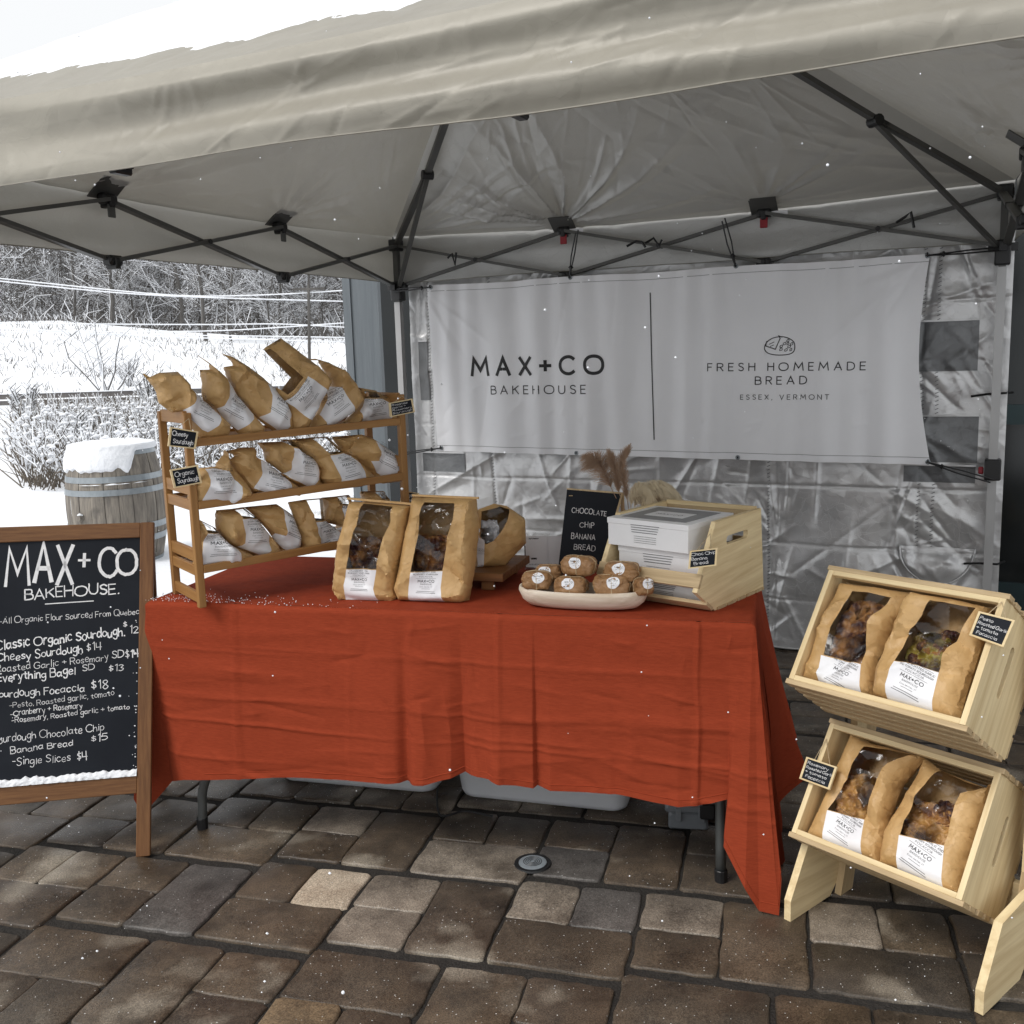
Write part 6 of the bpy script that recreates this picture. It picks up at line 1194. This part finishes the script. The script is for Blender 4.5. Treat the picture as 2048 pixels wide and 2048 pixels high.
# ================================================================== DISPLAY STAND WITH TWO CRATES
DB = A3(.768, .640, 0); DW = A3(.640, -.768, 0)        # DB backwards, DW from the left foot to the right foot
LP = A3(.664, 2.322, 0)
st = thing('display_stand', 'pale pine stand holding two tilted crates of focaccia at the right edge', 'display stand', LP+DW*.25+DB*.2)
def pl_(P, pts, t0, t1, nm, mt='pine'): m = MB(); m.prism(Frame(P, DB, Z3, DW), pts, t0, t1); m.build(nm, mt, st)
FS = Frame(LP, DB, Z3, DW); FS.ez = DW
SW = .487
for z in (-.0, SW): pl_(LP, [(0, 0), (0, .055), (.075, .185), (.20, .20), (.42, .20), (.60, .07), (.60, 0), (.46, 0), (.42, .04), (.22, .04), (.18, 0)], z, z+.019, 'foot_board')
for z in (.0195, SW-.0195): pl_(LP, [(.20, .0), (.255, .0), (.40, .62), (.35, .62)], z if z < .1 else z, z+.019, 'front_post', 'pine_shaded')
for z in (.019, SW-.0193): pl_(LP, [(.25, .06), (.34, .06), (.36, .84), (.27, .84)], z, z+.019, 'side_post', 'pine')
m = MB(); Fx = Frame(LP, DB, Z3, DW); m.box(Fx, .29, .31, .10, .17, .019, SW, .001); m.build('cross_rail', 'pine', st)
UP = unit(DB*.168+Z3*.245); INW = unit(DB*.82-Z3*.57); INW = unit(INW-UP*(INW @ UP))
CW_, CH_, CD_ = .436, .296, .245
def stand_crate(O):
    F = Frame(O, DW, UP, INW); th = .013
    for x0 in (0, CW_-th):
        n = 10; hy, hz, hl, hr = CH_*.55, CD_*.45, .10, .011; slot = [(hy+hl/2+hr*math.cos(a), hz+hr*math.sin(a)) for a in np.linspace(-math.pi/2, math.pi/2, n)]+[(hy-hl/2+hr*math.cos(a), hz+hr*math.sin(a)) for a in np.linspace(math.pi/2, 1.5*math.pi, n)]
        op = densify([(0, .0), (CH_, 0), (CH_, CD_), (0, CD_)], .03); pts = [Vector(p) for p in op]+[Vector(p) for p in slot]; e = [(i, (i+1) % len(op)) for i in range(len(op))]+[(len(op)+i, len(op)+(i+1) % len(slot)) for i in range(len(slot))]
        vo, eo, fo, *_ = delaunay_2d_cdt(pts, e, [], 1, 1e-7); V = np.array([tuple(v) for v in vo]); F_ = [tuple(f) for f in fo if not inpoly(np.array([V[list(f)].mean(0)]), slot)[0]]
        G_ = lambda y, z, x: F(x, y, z); m = MB(); m.add([G_(*p, x0) for p in V]+[G_(*p, x0+th) for p in V], F_+[tuple(j+len(V) for j in f[::-1]) for f in F_])
        for rg in (op, slot): k = len(rg); m.add([G_(*p, x0) for p in rg]+[G_(*p, x0+th) for p in rg], [(i, (i+1) % k, k+(i+1) % k, k+i) for i in range(k)])
        m.build('crate_side', 'pine', st)
    for y0 in (-.013, CH_):       # floor and top slats, seen as stepped boards from below
        for k in range(5): z = .0+k*.047; m = MB(); m.box(F, -.006+.0015*(k % 2), CW_+.006-.0015*(k % 2), y0, y0+.0125, z, z+.029, .001); m.build('crate_slat', 'pine_shaded', st)
    for k in range(5): y = .006+k*.057; m = MB(); m.box(F, 0, CW_, y, y+.050, CD_, CD_+.009); m.build('crate_back_slat', 'pine_shaded', st)
    for y0 in (-.0005, CH_-.012): m = MB(); m.box(F, th, CW_-th, y0, y0+.0125, .0, .017, .001); m.build('crate_front_rail', 'pine', st)
    return F
U1 = stand_crate(A3(.663, 2.321, .643)+DW*.004); U2 = stand_crate(A3(.684, 2.338, .230)+DW*.0)
gk = 'focaccia bags in the tilted stand crates'
def bplane(F, z): q = Frame(F(0, 0, z), F.ex, F.ey, -F.ez); return q
make_bag('focaccia bag on the left of the upper stand crate, dark frosted window', gk, bplane(U1, .05), "K300,140 580,175 585,192 500,350 440,450 425,600 378,606 210,565 135,535 240,260", "K235,450 395,487 385,600 375,606 213,562", ("K365,195 515,215 440,330 396,485 246,448 300,310",), -14, T=.035, D=.03, seed=21, title=('PESTO, ROASTED GARLIC', 'AND TOMATO SOURDOUGH', 'FOCACCIA'), bread=[("K350,370", .115, .21, 34, 'bread')], crease=.010, cen='K305,530', wd=.072)
make_bag('focaccia bag on the right of the upper stand crate, greenish pesto topping', gk, bplane(U1, .045), "K590,178 640,190 760,205 905,240 870,370 810,560 770,705 680,690 500,640 425,608 440,500 510,340", "K548,490 715,525 680,674 676,688 500,636 510,580", ("K682,235 862,262 800,370 750,430 715,524 550,488 600,380",), -12, T=.04, D=.03, seed=27, title=('PESTO, ROASTED GARLIC', 'AND TOMATO SOURDOUGH', 'FOCACCIA'), bread=[("K655,440", .11, .12, 22, 'bread_pesto'), ("K715,430", .06, .12, 9, 'bread'), ("K605,450", .06, .10, 7, 'bread')], crease=.010, cen='K605,580', wd=.078)
make_bag('focaccia bag on the left of the lower stand crate with golden crust', gk, bplane(U2, .05), "K340,740 415,790 600,830 635,850 540,960 470,1150 450,1290 385,1262 230,1218 148,1175 240,980", "K258,1075 405,1112 387,1262 228,1215", ("K412,822 600,850 520,900 470,960 405,1110 260,1073 330,960",), -14, T=.035, D=.03, seed=33, title=('ROASTED GARLIC AND', 'ROSEMARY SOURDOUGH', 'FOCACCIA'), bread=[("K370,1020", .12, .13, 26, 'bread_gold')], crease=.009, cen='K318,1155', wd=.075)
make_bag('focaccia bag on the right of the lower stand crate with a tomato slice showing', gk, bplane(U2, .045), "K635,850 700,900 880,970 925,930 900,1000 800,1280 790,1425 720,1405 535,1320 445,1290 470,1150 600,930", "K555,1180 735,1222 720,1403 533,1318", ("K705,905 800,950 880,975 800,1010 735,1220 560,1178 610,1060",), -15, T=.04, D=.03, seed=39, title=('ROASTED GARLIC AND', 'ROSEMARY SOURDOUGH', 'FOCACCIA'), bread=[("K660,1135", .13, .12, 26, 'bread_gold'), ("K720,1080", .06, .06, 6, 'bread')], crease=.009, cen='K628,1270', wd=.085)
def stag(u, v, F, s, lines, lab, hang): tag(F, tp4(F, s), lines, lab, hang, wt=.12)
TU = Frame(U1(0, 0, -.012), DW, UP, -INW); TL2 = Frame(U2(0, 0, -.012), DW, UP, -INW)
stag(0, 0, TU, "K812,348 952,398 1000,288 852,250", [('Pesto', .1, .48), ('Roasted Garlic', .1, .95), ('+ tomato', .1, .72), ('Focaccia', .16, .76)], 'slate tag reading pesto roasted garlic tomato focaccia on the upper stand crate', U1(CW_-.006, CH_-.01, -.003))
stag(0, 0, TL2, "K120,932 243,978 275,885 150,843", [('Rosemary', .1, .78), ('Roasted Garlic', .1, .98), ('+ tomato', .1, .80), ('Focaccia', .16, .80)], 'slate tag reading rosemary roasted garlic tomato focaccia on the lower stand crate', U2(.006, CH_*.85, -.003))
# ================================================================== FALLING SNOW
m = MB(); rn = random.Random(4)
def flake(c, r): m.add([c+A3(*p)*r for p in ((1, 0, 0), (-1, 0, 0), (0, 1, 0), (0, -1, 0), (0, 0, 1), (0, 0, -1))], [(0, 2, 4), (2, 1, 4), (1, 3, 4), (3, 0, 4), (2, 0, 5), (1, 2, 5), (3, 1, 5), (0, 3, 5)])
for i in range(330):
    y = rn.uniform(1.2, 2.6) if i < 170 else rn.uniform(2.6, 12); x = rn.uniform(-.6, .6)*y; z = rn.uniform(.1, 2.1); flake(A3(x, y, z), rn.uniform(.0010, .0024)*(1 if i < 170 else 1.8))
for u, v, y in ((686, 1985, .9), (1655, 330, 1.2), (1940, 315, 1.3), (240, 1392, 1.5), (900, 1540, 1.4), (1290, 655, 1.5), (1090, 620, 1.3)): c = aty(u, v, y); m.lathe(Frame(c, (1, 0, 0), Z3), [(.0001, -.0018), (.0013, -.0013), (.0018, 0), (.0013, .0013), (.0001, .0018)], 10)
solo(m.build('snowflakes', 'snow', fixn=False), 'tiny snowflakes drifting through the air around the stall', 'snow', kind='stuff', origin=(0, 0, 0))
# printed and small pieces become sub-parts of the part they sit on
byp = {}
for o in list(COL.objects):
    if o.parent: byp.setdefault(o.parent.name, []).append(o)
def under(o, p):
    o.parent = p; o.matrix_parent_inverse = Matrix.Identity(4)
HOST = {'label_print': 'label', 'chalk_lettering': 'slate', 'sticker_print': 'round_sticker', 'box_print': 'box_base', 'lettering': 'banner_sheet', 'bread_emblem': 'banner_sheet', 'divider_line': 'banner_sheet', 'hem_seam': 'banner_sheet',
        'grommet_hole': 'grommet', 'rubber_foot': 'leg', 'release_button': 'height_lock', 'bung_snow': 'bung', 'ledge_snow': 'bottom_rail', 'ring_grooves': 'cap', 'warning_sticker': 'truss_joint', 'white_logo_panel': 'dark_print_panel'}
mid = lambda o: sum((Vector(c) for c in o.bound_box), Vector())/8
for pn, kids in byp.items():
    for o in kids:
        h = HOST.get(o.name.split('.')[0])
        c = [k for k in kids if h and k.name.split('.')[0] == h]
        if c: under(o, min(c, key=lambda k: (mid(k)-mid(o)).length))
